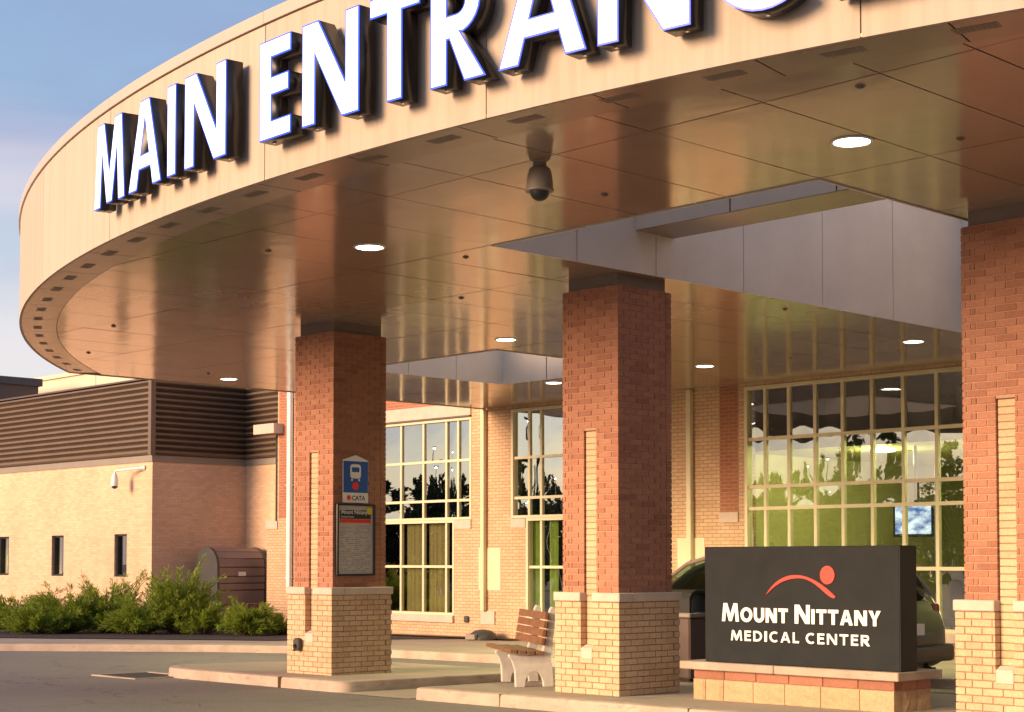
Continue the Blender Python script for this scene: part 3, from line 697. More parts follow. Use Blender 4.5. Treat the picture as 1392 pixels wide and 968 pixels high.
word('MOUNT', 10.865, 10.01, .838, .192, .150, .235, .13); word('NITTANY', 9.925, 8.905, .838, .192, .150, .235, .13)
word('MEDICAL', 10.745, 9.875, .640, .108, .108, .215, .30); word('CENTER', 9.79, 9.03, .640, .108, .108, .215, .30)
# emblem: a rising arc and a dot
def bez(p0, p1, p2, p3, n=20): return [tuple(Vector(p0)*(1-q)**3 + Vector(p1)*3*q*(1-q)**2 + Vector(p2)*3*q*q*(1-q) + Vector(p3)*q**3) for q in [k/n for k in range(n+1)]]
up = bez((0, 0), (.20, .28), (.53, .27), (.855, -.005)); lo_ = bez((.845, -.022), (.74, -.02), (.62, .185), (.40, .175), 14) + bez((.40, .175), (.22, .17), (.10, .09), (0, 0), 12)[1:-1]
link('emblem_arc', flat_mesh('emblem_arc', [up + lo_], .012, onsign(10.285, 1.125)), M['sign_red'], sg)
link('emblem_dot', flat_mesh('emblem_dot', [[(.086*math.cos(2*math.pi*k/32), .092*math.sin(2*math.pi*k/32)) for k in range(32)]], .012, onsign(9.525, 1.333)), M['sign_red'], sg)

# ------------------------------------------------------------------ hospital building
XW = 23.40
hb = thing('hospital_building', (XW, 20, g(XW, 20)), 'yellow and red brick hospital front with tall gridded windows behind the canopy', 'building')
def wall(y0, y1, z0, z1, mat='wall_yellow', x0=XW, x1=XW + .32, name='wall'): return bx(x0, x1, y0, y1, z0, z1).build(name, M[mat], hb)
SILL, MIDZ = .30, 2.34
wall(30.15, 32.44, MIDZ, 8); wall(29.6, 32.87, -.6, MIDZ)                       # left pier
wall(24.24, 25.46, MIDZ, 8); wall(23.8, 26.0, -.6, MIDZ)                        # pier between the first two windows
wall(18.17, 20.5, MIDZ, 8); wall(18.17, 21.0, -.6, MIDZ)                        # pier by the lobby window
wall(26.0, 29.6, -.6, SILL - .16); wall(21.0, 23.8, -.6, SILL - .16); wall(1.9, 18.17, -.6, SILL - .16)
wall(25.46, 30.15, 4.86, 8, 'wall_red'); wall(20.5, 24.24, 4.62, 8); wall(1.9, 18.17, 4.62, 8); wall(-4, 1.9, -.6, 8)
# stone trim
def stone(x0, x1, y0, y1, z0, z1): bx(x0, x1, y0, y1, z0, z1).build('stone_trim', M['stone'], hb, bevel=.006)
stone(XW - .03, XW + .3, 25.47, 30.14, 4.58, 4.855); bx(XW - .06, XW + .02, 25.47, 30.14, 4.545, 4.578).build('flashing', M['brown_metal'], hb)
stone(XW - .06, XW + .3, 26.0, 29.6, SILL - .158, SILL); stone(XW - .06, XW + .3, 21.0, 23.8, SILL - .158, SILL); stone(XW - .06, XW + .3, 1.9, 18.17, SILL - .158, SILL)
for a, b in ((25.46, 25.995), (29.605, 30.14), (23.805, 24.24), (20.505, 20.995)): stone(XW - .03, XW + .25, a, b, MIDZ - .19, MIDZ + .004)
wall(32.02, 32.38, 2.5, 8, 'wall_red', XW - .006, XW + .1, 'red_inset'); stone(XW - .03, XW + .1, 32.42, 32.89, MIDZ - .10, MIDZ + .10)
stone(XW - .30, XW + .05, 32.20, 33.05, 4.56, 4.80)
wall(18.31, 18.74, 2.36, 4.66, 'wall_red', XW - .006, XW + .1, 'red_inset'); stone(XW - .035, XW + .1, 18.31, 18.74, 2.17, 2.358)
# downspouts
def downspout(y, z0, z1, mat='cream_metal', wd=.11):
    d = bx(XW - .115, XW - .015, y - wd/2, y + wd/2, z0, z1).build('downspout', M[mat], hb, bevel=.01)
    for z in (z0 + .3, (z0+z1)/2, z1 - .4): bx(XW - .122, XW - .001, y - wd/2 - .012, y + wd/2 + .012, z, z + .03).build('strap', M[mat], d)
    return d
downspout(31.86, .75, 5.8, 'white_paint', .13); downspout(25.02, .42, 4.66); downspout(19.40, .42, 4.66)
bx(XW - .012, XW - .001, 24.55, 25.22, .86, 1.74).build('access_plate', M['cream_metal'], hb); bx(XW - .03, XW, 24.72, 25.14, .14, .42).build('splash_stone', M['stone'], hb)
bx(XW - .012, XW - .001, 19.1, 19.75, .86, 1.9).build('access_plate', M['cream_metal'], hb)
bx(XW - .05, XW - .001, 25.52, 25.66, .16, .30).build('outlet_cover', M['dark_grey'], hb, bevel=.02)
# windows: frame > mullions, transoms, panes
TR = [SILL, 1.345, 2.385, 2.77, 3.63]
prand = random.Random(11)
def pane(parent, y0, y1, z0, z1, x, mat='glass'):
    n = 5; bulge = prand.uniform(-.0035, .0035); tilt = prand.uniform(-.0025, .0025); tz = prand.uniform(-.002, .002); vs = []
    for j in range(n + 1):
        for i in range(n + 1):
            u, v = i/n*2 - 1, j/n*2 - 1
            vs.append((x + bulge*(1 - u*u)*(1 - v*v) + tilt*u*(y1-y0) + tz*v*(z1-z0), y0 + (y1-y0)*i/n, z0 + (z1-z0)*j/n))
    mb = MB(); mb.add(vs, [(j*(n+1)+i, j*(n+1)+i+1, (j+1)*(n+1)+i+1, (j+1)*(n+1)+i) for j in range(n) for i in range(n)])
    o = mb.build('pane', M[mat], parent, smooth=True); return o
def window(ys, zs, fw=.055, x=XW + .05, mat='glass'):
    """ys, zs: bar centre lines from edge to edge"""
    y0, y1, z0, z1 = min(ys), max(ys), min(zs), max(zs); ys = sorted(ys)
    mb = MB(); mb.box(x - .06, x + .1, y0, y0 + fw, z0, z1); mb.box(x - .06, x + .1, y1 - fw, y1, z0, z1); mb.box(x - .06, x + .1, y0 + fw, y1 - fw, z0, z0 + fw); mb.box(x - .06, x + .1, y0 + fw, y1 - fw, z1 - fw, z1)
    w = mb.build('window', M['cream_metal'], hb)
    h = fw / 2
    for y in ys[1:-1]: bx(x - .022, x + .06, y - h, y + h, z0 + fw, z1 - fw).build('mullion', M['cream_metal'], w)
    for i in range(len(ys) - 1):
        a = ys[i] + (fw if i == 0 else h); b = ys[i+1] - (fw if i == len(ys)-2 else h)
        for z in zs[1:-1]: bx(x - .020, x + .055, a, b, z - h, z + h).build('transom', M['cream_metal'], w)
        for j in range(len(zs) - 1):
            pane(w, a, b, zs[j] + (fw if j == 0 else h), zs[j+1] - (fw if j == len(zs)-2 else h), x + .015, mat)
    return w
Y1U = [25.46, 25.92, 26.30, 27.06, 27.82, 28.58, 29.34, 29.70, 30.15]
window(Y1U, [MIDZ + .012, 2.77, 3.63, 4.54], mat='ward_glass'); window([26.0, 26.30, 27.06, 27.82, 28.58, 29.34, 29.6], [SILL, 1.345, MIDZ + .008])
Y2U = [24.24, 23.75, 23.40, 22.63, 21.86, 21.1, 20.5]
window(Y2U, [MIDZ + .012, 2.77, 3.60, 4.615], mat='ward_glass'); window([23.8, 23.40, 22.63, 21.86, 21.3, 21.0], [SILL, 1.345, MIDZ + .008])
Y3 = [18.17, 17.74, 17.22, 16.66, 16.09, 15.50, 14.89, 14.26, 13.62, 12.98, 12.34, 11.7, 11.06, 10.42, 9.78, 9.14, 8.5, 7.86, 7.2, 6.5, 5.8, 5.0, 4.2, 3.4, 2.6, 1.9]
window(Y3, [SILL, 1.345, 2.41, 2.80, 3.66, 4.615], .06)
# rooms behind the glass
mb = MB(); XI = XW + .34
mb.box(XI + 6, XI + 6.1, 19.6, 33, -.3, 4.7); mb.box(XI, XI + 6, 19.5, 19.6, -.3, 4.7); mb.box(XI, XI + 6, 32.9, 33, -.3, 4.7); mb.box(XI, XI + 6.1, 19.5, 33, 4.7, 4.8); mb.box(XI, XI + 6.1, 19.5, 33, -.3, -.2)
mb.box(XI, XI + 6, 24.6, 24.8, -.2, 4.7)
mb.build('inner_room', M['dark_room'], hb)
def curtain(y0, y1, z0, z1, mat, x=XW + .18):
    n = max(8, int((y1 - y0) / .03)); pts = [(x + .02*math.sin(k*1.9) + .01*math.sin(k*.7), y0 + (y1-y0)*k/n) for k in range(n+1)]
    mb = MB(); mb.add([(a, b, z) for z in (z0, z1) for a, b in pts], [(k, k+1, n+2+k, n+1+k) for k in range(n)]); mb.build('curtain', M[mat], hb, smooth=True)
for a, b in ((26.10, 26.20), (26.42, 27.01), (27.18, 27.79), (28.65, 29.3)): curtain(a, b, SILL, 2.4, 'curtain_olive')
for a, b in ((23.48, 23.76), (23.05, 23.3), (21.9, 22.5)): curtain(a, b, SILL, 2.4, 'curtain_green')
# lobby
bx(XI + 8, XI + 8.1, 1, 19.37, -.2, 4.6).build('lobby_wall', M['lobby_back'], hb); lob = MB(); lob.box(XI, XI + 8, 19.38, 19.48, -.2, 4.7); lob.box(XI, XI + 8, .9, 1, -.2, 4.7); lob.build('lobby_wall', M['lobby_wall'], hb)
bx(XI, XI + 8.1, 1, 19.4, -.3, -.08).build('lobby_floor', M['lobby_floor'], hb); bx(XI + .5, XI + 8, 1, 19.38, 3.55, 3.60).build('lobby_ceiling', M['lobby_wall'], hb)
bx(XI + .46, XI + .50, 1, 19.38, 3.50, 4.68).build('bulkhead', M['dark_room'], hb); bx(XI, XI + 8, 1, 19.38, 4.70, 4.8).build('plenum', M['dark_room'], hb)
bx(XI + 4.6, XI + 4.9, 4, 15.2, 2.35, 3.54).build('lobby_wall', M['lobby_wall'], hb)
for y in (14.9, 13.2, 11.4, 9.0): bx(XI + 4.6, XI + 4.9, y, y + .28, -.08, 2.35).build('pillar', M['lobby_wall'], hb)
bx(XI + 4.5, XI + 5.0, 11.6, 14.8, -.08, .95).build('counter', M['wood'], hb)
for x, y in ((XI + 2.2, 16.9), (XI + 2.2, 14.0), (XI + 4.0, 12.2), (XI + 2.2, 11.2), (XI + 6, 16.5), (XI + 6, 12)):
    mb = MB(); mb.lathe((x, y, 3.55), [(.05, -.05), (.2, -.045), (.24, -.012), (.24, -.004)], 20); mb.build('ceiling_lamp', M['lobby_lamp'], hb, smooth=True)
for x, y in ((XI + 2.2, 16.9), (XI + 2.2, 14.0), (XI + 4.0, 12.2), (XI + 2.2, 8.0)):
    l = bpy.data.lights.new('lobby_light', 'POINT'); l.energy = 72; l.color = (.95, .92, .34); l.shadow_soft_size = .1
    o = bpy.data.objects.new('lobby_light', l); col.objects.link(o); o.parent = hb; o.location = Vector((x, y, 3.38)) - wloc(hb)
l = bpy.data.lights.new('ward_light', 'POINT'); l.energy = 30; l.color = (.8, .9, .4); l.shadow_soft_size = .3
o = bpy.data.objects.new('ward_light', l); col.objects.link(o); o.parent = hb; o.location = Vector((XI + 2.5, 22.3, 2.6)) - wloc(hb)
tv = thing('wall_television', (XI + 1.6, 15.9, 2.2), 'television with a bright blue picture hung inside the lobby window', 'television')
tv.rotation_euler.z = R(18)
mb = MB(); mb.box(-.04, .04, -.36, .36, -.30, .30); mb.build('case', M['black_metal'], tv, local=True, bevel=.01); bx(-.046, -.0405, -.32, .32, -.25, .25).build('screen', M['screen'], tv, local=True)
mb = MB(); mb.tube([(.04, 0, .1), (.15, 0, .3), (.15, 0, 1.34)], .03, 8); mb.build('mount', M['black_metal'], tv, local=True)

lc = thing('lobby_chair', (24.75, 14.72, -.08), 'dark high backed chair inside the lobby beside the right column', 'chair')
bx(24.5, 25.0, 14.47, 14.97, .36, .48).build('seat', M['black_metal'], lc, bevel=.03); bx(24.93, 25.03, 14.47, 14.97, .50, 1.30).build('backrest', M['black_metal'], lc, bevel=.03)
for x in (24.54, 24.94):
    for y in (14.5, 14.92): bx(x, x + .03, y, y + .03, -.08, .36).build('leg', M['dark_grey'], lc)
# ------------------------------------------------------------------ left wing
WX, WY = 21.3, 34.72; WC = 24.05
lw = thing('hospital_wing', (WX, WY, g(WX, WY)), 'low tan brick wing with dark ribbed metal siding above at left', 'building')
def lbx(name, mat, *a, **k): return bx(*a).build(name, M[mat], lw, **k)
WIN = [(35.88, 36.48), (39.05, 39.70), (42.10, 42.75), (45.2, 45.85)]
prev = WY
for a, b in WIN + [(70, 70)]:
    lbx('wall', 'wall_tan', WX, WX + .3, prev, a, -.7, 3.9); prev = b
    if a < 60:
        lbx('wall', 'wall_tan', WX, WX + .3, a, b, -.7, 1.07); lbx('wall', 'wall_tan', WX, WX + .3, a, b, 2.14, 3.9)
        mb = MB(); mb.box(WX + .06, WX + .2, a, a + .06, 1.07, 2.14); mb.box(WX + .06, WX + .2, b - .06, b, 1.07, 2.14); mb.box(WX + .06, WX + .2, a + .06, b - .06, 1.07, 1.12); mb.box(WX + .06, WX + .2, a + .06, b - .06, 2.09, 2.14)
        w = mb.build('window', M['black_metal'], lw); pane(w, a + .06, b - .06, 1.12, 2.09, WX + .12)
lbx('wall', 'wall_tan', WX + .3, WC + .3, WY, WY + .3, -.7, 3.9); lbx('wall', 'wall_tan', WC, WC + .3, 32.88, WY, -.7, 3.9)
mb = MB(); mb.box(WX + .9, WX + 1.0, WY + .3, 69, -.4, 3.9); mb.build('inner_wall', M['dark_room'], lw)
l = bpy.data.lights.new('wing_light', 'POINT'); l.energy = 9; l.color = (.9, .85, .2); l.shadow_soft_size = .1
for y, zz in ((39.5, 1.0), (42.6, 1.4)):
    o = bpy.data.objects.new('wing_light', l); col.objects.link(o); o.parent = lw; o.location = Vector((WX + .6, y, zz)) - wloc(lw)
# white bookcase rails seen in the nearest narrow window
for z in (1.55, 1.72, 1.93): lbx('shelf', 'white_paint', WX + .35, WX + .6, 35.95, 36.35, z, z + .02)
SB, ST = 4.06, 5.92
lbx('trim_band', 'siding_trim', WX - .03, WX + .3, WY - .03, 70, 3.902, SB - .002); lbx('trim_band', 'siding_trim', WX + .3, WC - .03, WY - .03, WY + .3, 3.902, SB - .002); lbx('trim_band', 'siding_trim', WC - .03, WC + .3, 32.90, WY + .3, 3.902, SB - .003)
NS = 13; hp = (ST - SB) / NS
prof = [(0, .001), (-.13, hp*.46), (-.13, hp*.74), (-.012, hp*.80), (0, hp - .001)]
for k in range(NS):
    z = SB + k*hp
    mb = MB(); mb.prism([(WX - .0 + a, z + b) for a, b in prof], WY - .001, 70, lambda a, b, h: (a, h, b)); mb.build('siding_rib', M['brown_siding'], lw)
    mb = MB(); mb.prism([(WY + a, z + b) for a, b in prof], WX - .001, WC, lambda a, b, h: (h, a, b)); mb.build('siding_rib', M['brown_siding'], lw)
    mb = MB(); mb.prism([(WC + a, z + b) for a, b in prof], 32.90, WY, lambda a, b, h: (a, h, b)); mb.build('siding_rib', M['brown_siding'], lw)
lbx('corner_trim', 'brown_siding', WX - .136, WX - .004, WY - .136, WY - .004, SB, ST + .01)
lbx('wall', 'brown_siding', WX + .002, WX + .3, WY + .002, 70, SB, ST); lbx('wall', 'brown_siding', WX + .3, WC + .3, WY + .002, WY + .3, SB, ST); lbx('wall', 'brown_siding', WC + .002, WC + .3, 32.9, WY, SB, ST)
lbx('coping', 'brown_metal', WX - .145, WX + .34, WY - .145, 70, ST + .003, ST + .045); lbx('coping', 'brown_metal', WX + .34, WC + .34, WY - .145, WY + .34, ST + .003, ST + .045)
lbx('roof', 'roof_felt', WX + .3, 45, WY + .3, 70, ST - .25, ST - .1); lbx('roof', 'roof_felt', XW + .34, 45, 1, 34.9, 7.8, 7.95)
# wall camera on the wing
wc = thing('wall_camera', (WX, 35.07, 3.75), 'white pendant security camera on an arm on the tan brick wing', 'security camera')
mb = MB(); mb.tube([(WX, 35.07, 3.76), (WX - .12, 35.15, 3.75), (WX - .42, 35.72, 3.70), (WX - .43, 35.76, 3.62)], [.07, .035, .03, .03], 10); mb.build('arm', M['white_paint'], wc, smooth=True)
mb = MB(); mb.lathe((WX - .43, 35.76, 3.62), [(.03, .02), (.06, -.02), (.085, -.10), (.095, -.24), (.085, -.30)], 16); mb.build('housing', M['white_paint'], wc, smooth=True)
mb = MB(); mb.lathe((WX - .43, 35.76, 3.32), [(.08, .0), (.07, -.04), (.03, -.07)], 16); mb.build('dome', M['dark_grey'], wc, smooth=True)
# buildings beyond
b2 = thing('upper_block', (27, 40, 5.7), 'pale beige upper storey rising behind the siding at left', 'building')
bx(27, 42, 36, 52, 5.7, 7.62).build('wall', M['beige_wall'], b2); bx(26.92, 42.1, 35.9, 52.1, 7.62, 7.75).build('coping', M['beige_wall'], b2)
for y in (38.5, 41.5, 44.5, 47.5): bx(26.994, 26.9995, y, y + .02, 5.75, 7.6).build('joint', M['siding_trim'], b2)
b3 = thing('dark_penthouse', (22, 49, 5.7), 'dark plum roof penthouse with navy coping at the far left', 'building')
bx(18, 25.75, 49, 58, 5.7, 7.18).build('wall', M['plum_wall'], b3); bx(17.9, 25.85, 48.9, 58.1, 7.18, 7.42).build('coping', M['navy_trim'], b3)

# ------------------------------------------------------------------ bench
bn = thing('park_bench', (13.39, 13.79, g(13.39, 13.79)), 'bench with pale concrete ends and brown slats beside the middle column', 'bench', rz=math.atan2(.84, .54) - math.pi/2)
# local: +Y along the bench, +X from front to back
prof = [(.0, 0), (.14, 0)] + [(.30 + .155*math.cos(R(180 - k*180/10)), .0 + .185*math.sin(R(180 - k*180/10))) for k in range(11)] + [(.62, 0), (.60, .20), (.565, .34), (.60, .52), (.66, .90), (.63, .94), (.585, .94), (.555, .90), (.48, .52), (.44, .42), (.36, .375), (.15, .365), (-.10, .385), (-.115, .36), (-.06, .31), (-.01, .20)]
prof = [(a*.74, b) for a, b in prof]
for y in (0, .85):
    mb = MB(); mb.prism(prof, y, y + .09, lambda a, b, h: (a, h, b)); mb.build('bench_end', M['bench_concrete'], bn, local=True, bevel=.008)
for k in range(4):
    x = -.085 + k*.105; z = .392 + (.012 if k in (0, ) else 0) - k*.004
    bx(x, x + .09, -.06, 1.5, z, z + .042).build('seat_slat', M['wood'], bn, local=True, bevel=.005)
for k in range(4):
    z = .49 + k*.10; x = .345 + (z - .50)*.15 - .02
    mb = MB(); mb.prism([(x, z), (x - .035, z + .006), (x - .018, z + .092), (x + .017, z + .086)], -.06, 1.5, lambda a, b, h: (a, h, b)); mb.build('back_slat', M['wood'], bn, local=True)

# ------------------------------------------------------------------ litter bin
lb = thing('litter_bin', (15.9, 13.25, g(15.9, 13.25)), 'dark brown hooded litter bin half hidden between middle column and monument sign', 'litter bin')
zb = g(15.9, 13.25)
bx(15.62, 16.12, 13.0, 13.50, zb + .04, zb + .80).build('body', M['brown_metal'], lb, bevel=.02)
bx(15.66, 16.08, 13.04, 13.46, zb, zb + .04).build('foot', M['black_metal'], lb)
bx(15.60, 16.14, 12.98, 13.52, zb + .80, zb + .86).build('rim', M['siding_trim'], lb, bevel=.012)
mb = MB(); hood = [(0, 0), (0, .18), (.05, .25), (.13, .28), (.37, .28), (.45, .25), (.5, .18), (.5, 0), (.46, 0), (.46, .17), (.42, .215), (.36, .235), (.14, .235), (.08, .215), (.04, .17), (.04, 0)]
mb.prism(hood, 13.0, 13.5, lambda a, b, h: (15.62 + a, h, zb + .86 + b)); mb.build('hood', M['black_metal'], lb)

# ------------------------------------------------------------------ parked car, front to +Y
YR, LEN, XN, WID = 11.0, 4.75, 16.55, 1.86
car = thing('parked_car', (XN + WID/2, YR + LEN/2, g(17.4, 13.4) + ROAD), 'dark olive people carrier parked behind the black monument sign', 'car')
zc = g(17.4, 13.4) + ROAD; hw = WID / 2
# stations: y from rear, half width, sill z, belt z, roof z (or None), roof half width
stn = [(.00, .80, .42, .70, .72, .70), (.06, .86, .34, .86, .90, .80), (.16, .90, .28, 1.06, 1.26, .72), (.42, .92, .25, 1.08, 1.62, .66), (.9, .93, .22, 1.06, 1.76, .67), (1.7, .93, .2, 1.04, 1.80, .68), (2.5, .93, .2, 1.02, 1.78, .67), (3.0, .93, .2, 1.01, 1.66, .64), (3.55, .92, .2, 1.00, 1.28, .66), (3.95, .91, .22, .99, 1.03, .70), (4.35, .87, .24, .88, .91, .70), (4.62, .78, .28, .74, .77, .62), (4.75, .66, .36, .58, .62, .54)]
def section(y, hwid, zs, zb_, zr, rw):
    m = zs + (zb_ - zs)*.5
    return [(-hwid*.94, zs), (-hwid, zs + .12), (-hwid*1.0, m), (-hwid*.985, zb_), (-(rw + (hwid-rw)*.45), zb_ + (zr - zb_)*.55), (-rw, zr - (zr - zb_)*.10), (-rw*.6, zr), (0, zr + .012)]
def loft(sections, y0=0):
    vs = []; fs = []; full = []
    for (y, *a) in sections:
        h = section(y, *a); full.append([(x, y, z) for x, z in h] + [(-x, y, z) for x, z in h[-2::-1]])
    n = len(full[0]); vs = [p for r in full for p in r]
    for i in range(len(full) - 1): fs += [(i*n + k, i*n + k+1, (i+1)*n + k+1, (i+1)*n + k) for k in range(n-1)] + [(i*n + n-1, i*n, (i+1)*n, (i+1)*n + n-1)]
    fs += [tuple(range(n)), tuple((len(full)-1)*n + k for k in range(n))[::-1]]
    return vs, fs, full
vs, fs, full = loft(stn)
mb = MB(); mb.add([(x, y - LEN/2, z) for x, y, z in vs], fs); body = mb.build('body', M['car_paint'], car, smooth=True, local=True)
sm = body.modifiers.new('sub', 'SUBSURF'); sm.levels = 2; sm.render_levels = 2
def interp(y):
    for a, b in zip(stn, stn[1:]):
        if a[0] <= y <= b[0]:
            t = (y - a[0])/(b[0]-a[0]); return [a[k] + (b[k]-a[k])*t for k in range(1, 6)]
def side_pt(y, f, s, push=.012):                              # f: 0 belt .. 1 roof edge
    hwid, zs, zb_, zr, rw = interp(y); z = zb_ + .03 + (zr - zb_ - .10)*f
    q = (z - zb_)/(zr - zb_); xb = hwid*.97 + (rw - hwid*.97)*max(0, q)**1.15
    return (s*(xb + push), y - LEN/2, z)
for s in (-1, 1):
    for ya, yb, fa, fb in ((.55, 1.45, .92, .95), (1.53, 2.42, .95, .93), (2.50, 3.50, .93, .55)):
        mb = MB(); n = 6; v = []
        for i in range(n + 1):
            y = ya + (yb - ya)*i/n; ft = fa + (fb - fa)*i/n
            if ya > 2.4: ft = .95 if y < 2.9 else .95 - (y - 2.9)*.6
            v += [side_pt(y, 0, s), side_pt(y, ft*.5, s), side_pt(y, ft, s)]
        mb.add(v, [(3*i + k, 3*i+3 + k, 3*i+4 + k, 3*i+1 + k) for i in range(n) for k in range(2)]); mb.build('side_window', M['car_glass'], car, smooth=True, local=True)
    mb = MB(); mb.tube([(s*.80, 4.02 - LEN/2, 1.03), (s*.775, 3.55 - LEN/2, 1.27), (s*.70, 3.0 - LEN/2, 1.62), (s*.685, 2.5 - LEN/2, 1.745), (s*.69, 1.7 - LEN/2, 1.765), (s*.68, .9 - LEN/2, 1.725), (s*.69, .45 - LEN/2, 1.56), (s*.76, .2 - LEN/2, 1.22)], .028, 8); mb.build('roof_rail', M['mauve_metal'], car, smooth=True, local=True)
    mb = MB(); mb.tube([(s*.945, 3.75 - LEN/2, 1.0), (s*.955, 2.5 - LEN/2, 1.035), (s*.955, 1.5 - LEN/2, 1.05), (s*.94, .55 - LEN/2, 1.085)], .016, 6); mb.build('window_trim', M['chrome'], car, smooth=True, local=True)
    # lamps, mirrors, handles, wheels
    mb = MB(); mb.box(s*.72 - .09, s*.72 + .09, .10 - LEN/2, .30 - LEN/2, .80, 1.12); mb.build('tail_lamp', M['tail_red'], car, local=True, bevel=.04, segs=3)
    mb = MB(); mb.box(s*.66 - .13, s*.66 + .13, 4.42 - LEN/2, 4.66 - LEN/2, .60, .76); mb.build('headlight', M['head_lens'], car, local=True, bevel=.04, segs=3)
    mb = MB(); mb.box(s*1.02 - .09, s*1.02 + .09, 3.20 - LEN/2, 3.34 - LEN/2, 1.04, 1.19); mb.build('mirror', M['car_paint'], car, local=True, bevel=.03, segs=3)
    for y in (1.65, 2.7): bx(s*.945 - .015, s*.945 + .015, y - LEN/2, y + .22 - LEN/2, .90, .93).build('door_handle', M['chrome'], car, local=True, bevel=.008)
    bx(s*.935 - .012, s*.935 + .012, .9 - LEN/2, 3.7 - LEN/2, .50, .56).build('side_moulding', M['chrome'], car, local=True, bevel=.008)
    for y in (.98, 3.85):
        mb = MB(); n = 28; v = []; pr = [(.20, -.10), (.29, -.115), (.335, -.09), (.34, 0), (.335, .09), (.29, .115), (.20, .10)]
        for r, wv in pr: v += [(s*.80 + wv, y - LEN/2 + r*math.cos(2*math.pi*k/n), .335 + r*math.sin(2*math.pi*k/n)) for k in range(n)]
        mb.add(v, [(i*n + k, i*n + (k+1) % n, (i+1)*n + (k+1) % n, (i+1)*n + k) for i in range(len(pr)-1) for k in range(n)]); wh = mb.build('wheel', M['rubber'], car, smooth=True, local=True)
        mb = MB(); v = []
        for r, wv in ((.205, .085), (.19, .06), (.06, .075), (.01, .08)): v += [(s*(.80 + wv), y - LEN/2 + r*math.cos(2*math.pi*k/n), .335 + r*math.sin(2*math.pi*k/n)) for k in range(n)]
        mb.add(v, [(i*n + k, i*n + (k+1) % n, (i+1)*n + (k+1) % n, (i+1)*n + k) for i in range(3) for k in range(n)] + [tuple(3*n + k for k in range(n))]); mb.build('rim', M['chrome'], wh, smooth=True, local=True)
mb = MB(); mb.add([(-.66, .15 - LEN/2, 1.16), (.66, .15 - LEN/2, 1.16), (.58, .375 - LEN/2, 1.60), (-.58, .375 - LEN/2, 1.60), (0, .11 - LEN/2, 1.16), (0, .34 - LEN/2, 1.61)], [(0, 4, 5, 3), (4, 1, 2, 5)]); mb.build('rear_window', M['car_glass'], car, local=True)
mb = MB(); mb.add([(-.66, 3.93 - LEN/2, 1.08), (0, 4.0 - LEN/2, 1.09), (.66, 3.93 - LEN/2, 1.08), (.56, 3.07 - LEN/2, 1.67), (0, 3.12 - LEN/2, 1.70), (-.56, 3.07 - LEN/2, 1.67)], [(0, 1, 4, 5), (1, 2, 3, 4)]); mb.build('windscreen', M['car_glass'], car, local=True)
bx(-.88, .88, -.07 - LEN/2, .16 - LEN/2, .40, .62).build('rear_bumper', M['car_paint'], car, local=True, bevel=.06, segs=3); bx(-.82, .82, 4.6 - LEN/2, 4.80 - LEN/2, .30, .52).build('front_bumper', M['car_paint'], car, local=True, bevel=.06, segs=3)
bx(-.26, .26, -.01 - LEN/2, .05 - LEN/2, .74, .88).build('number_plate', M['sign_white'], car, local=True); mb = MB(); mb.tube([(.5, .0 - LEN/2, .3), (.5, .3 - LEN/2, .3)], .035, 10); mb.build('exhaust', M['dark_grey'], car, local=True)

# ------------------------------------------------------------------ bus stop sign and timetable on the left column
YB = YC[1]
bs = thing('bus_stop_sign', (13.6, YB, 2.5), 'blue and white bus stop sign on the left brick column', 'sign')
def onc(x0, z0, y0=YB - .012): return lambda u, v, wv: Vector((x0 + u, y0 - wv, z0 + v)) - wloc(bs)
link('sign_plate', flat_mesh('sign_plate', [[(0, 0), (.43, 0), (.43, .57), (.215, .64), (0, .57)]], .006, onc(13.385, 2.25)), M['sign_white'], bs)
link('blue_field', flat_mesh('blue_field', [[(0, 0), (.42, 0), (.42, .42), (0, .42)]], .002, onc(13.39, 2.385, YB - .0185)), M['bus_blue'], bs)
def rr(w, h, r, x=0, y=0, n=5):
    out = []
    for cx, cy, a in ((w - r, r, -90), (w - r, h - r, 0), (r, h - r, 90), (r, r, 180)): out += [(x + cx + r*math.cos(R(a + 90*k/n)), y + cy + r*math.sin(R(a + 90*k/n))) for k in range(n + 1)]
    return out
ic = [rr(.18, .19, .04, .12, .19), rr(.13, .065, .015, .145, .275)]
link('bus_symbol', flat_mesh('bus_symbol', ic + [rr(.03, .03, .008, .135, .155), rr(.03, .03, .008, .255, .155)], .002, onc(13.385, 2.385, YB - .021)), M['sign_white'], bs)
link('red_disc', flat_mesh('red_disc', [[(.21 + .055*math.cos(k*math.pi/12), .09 + .055*math.sin(k*math.pi/12)) for k in range(24)]], .002, onc(13.385, 2.385, YB - .021)), M['sign_red'], bs)
link('maker_mark', flat_mesh('maker_mark', [[(.10 + .035*math.cos(k*math.pi/10), .065 + .035*math.sin(k*math.pi/10)) for k in range(20)]], .002, onc(13.385, 2.25, YB - .0185)), M['sign_red'], bs)
def text_mesh(txt, size, fn, name='lettering', bold=.0):
    cu = bpy.data.curves.new(name, 'FONT'); cu.body = txt; cu.size = size; cu.offset = bold; cu.extrude = .0006; cu.resolution_u = 4
    o = bpy.data.objects.new(name, cu); col.objects.link(o); dg = bpy.context.evaluated_depsgraph_get(); dg.update()
    me = bpy.data.meshes.new_from_object(o.evaluated_get(dg)); bpy.data.objects.remove(o); bpy.data.curves.remove(cu)
    for v in me.vertices: v.co = fn(v.co.x, v.co.y, v.co.z)
    me.materials.clear(); return me
link('lettering', text_mesh('CATA', .085, onc(13.535, 2.285, YB - .0195), bold=.002), M['dark_grey'], bs)
tb = thing('timetable_board', (13.6, YB, 1.75), 'black framed timetable board below the blue bus stop sign', 'notice board')
def onb(x0, z0, y0): return lambda u, v, wv: Vector((x0 + u, y0 - wv, z0 + v)) - wloc(tb)
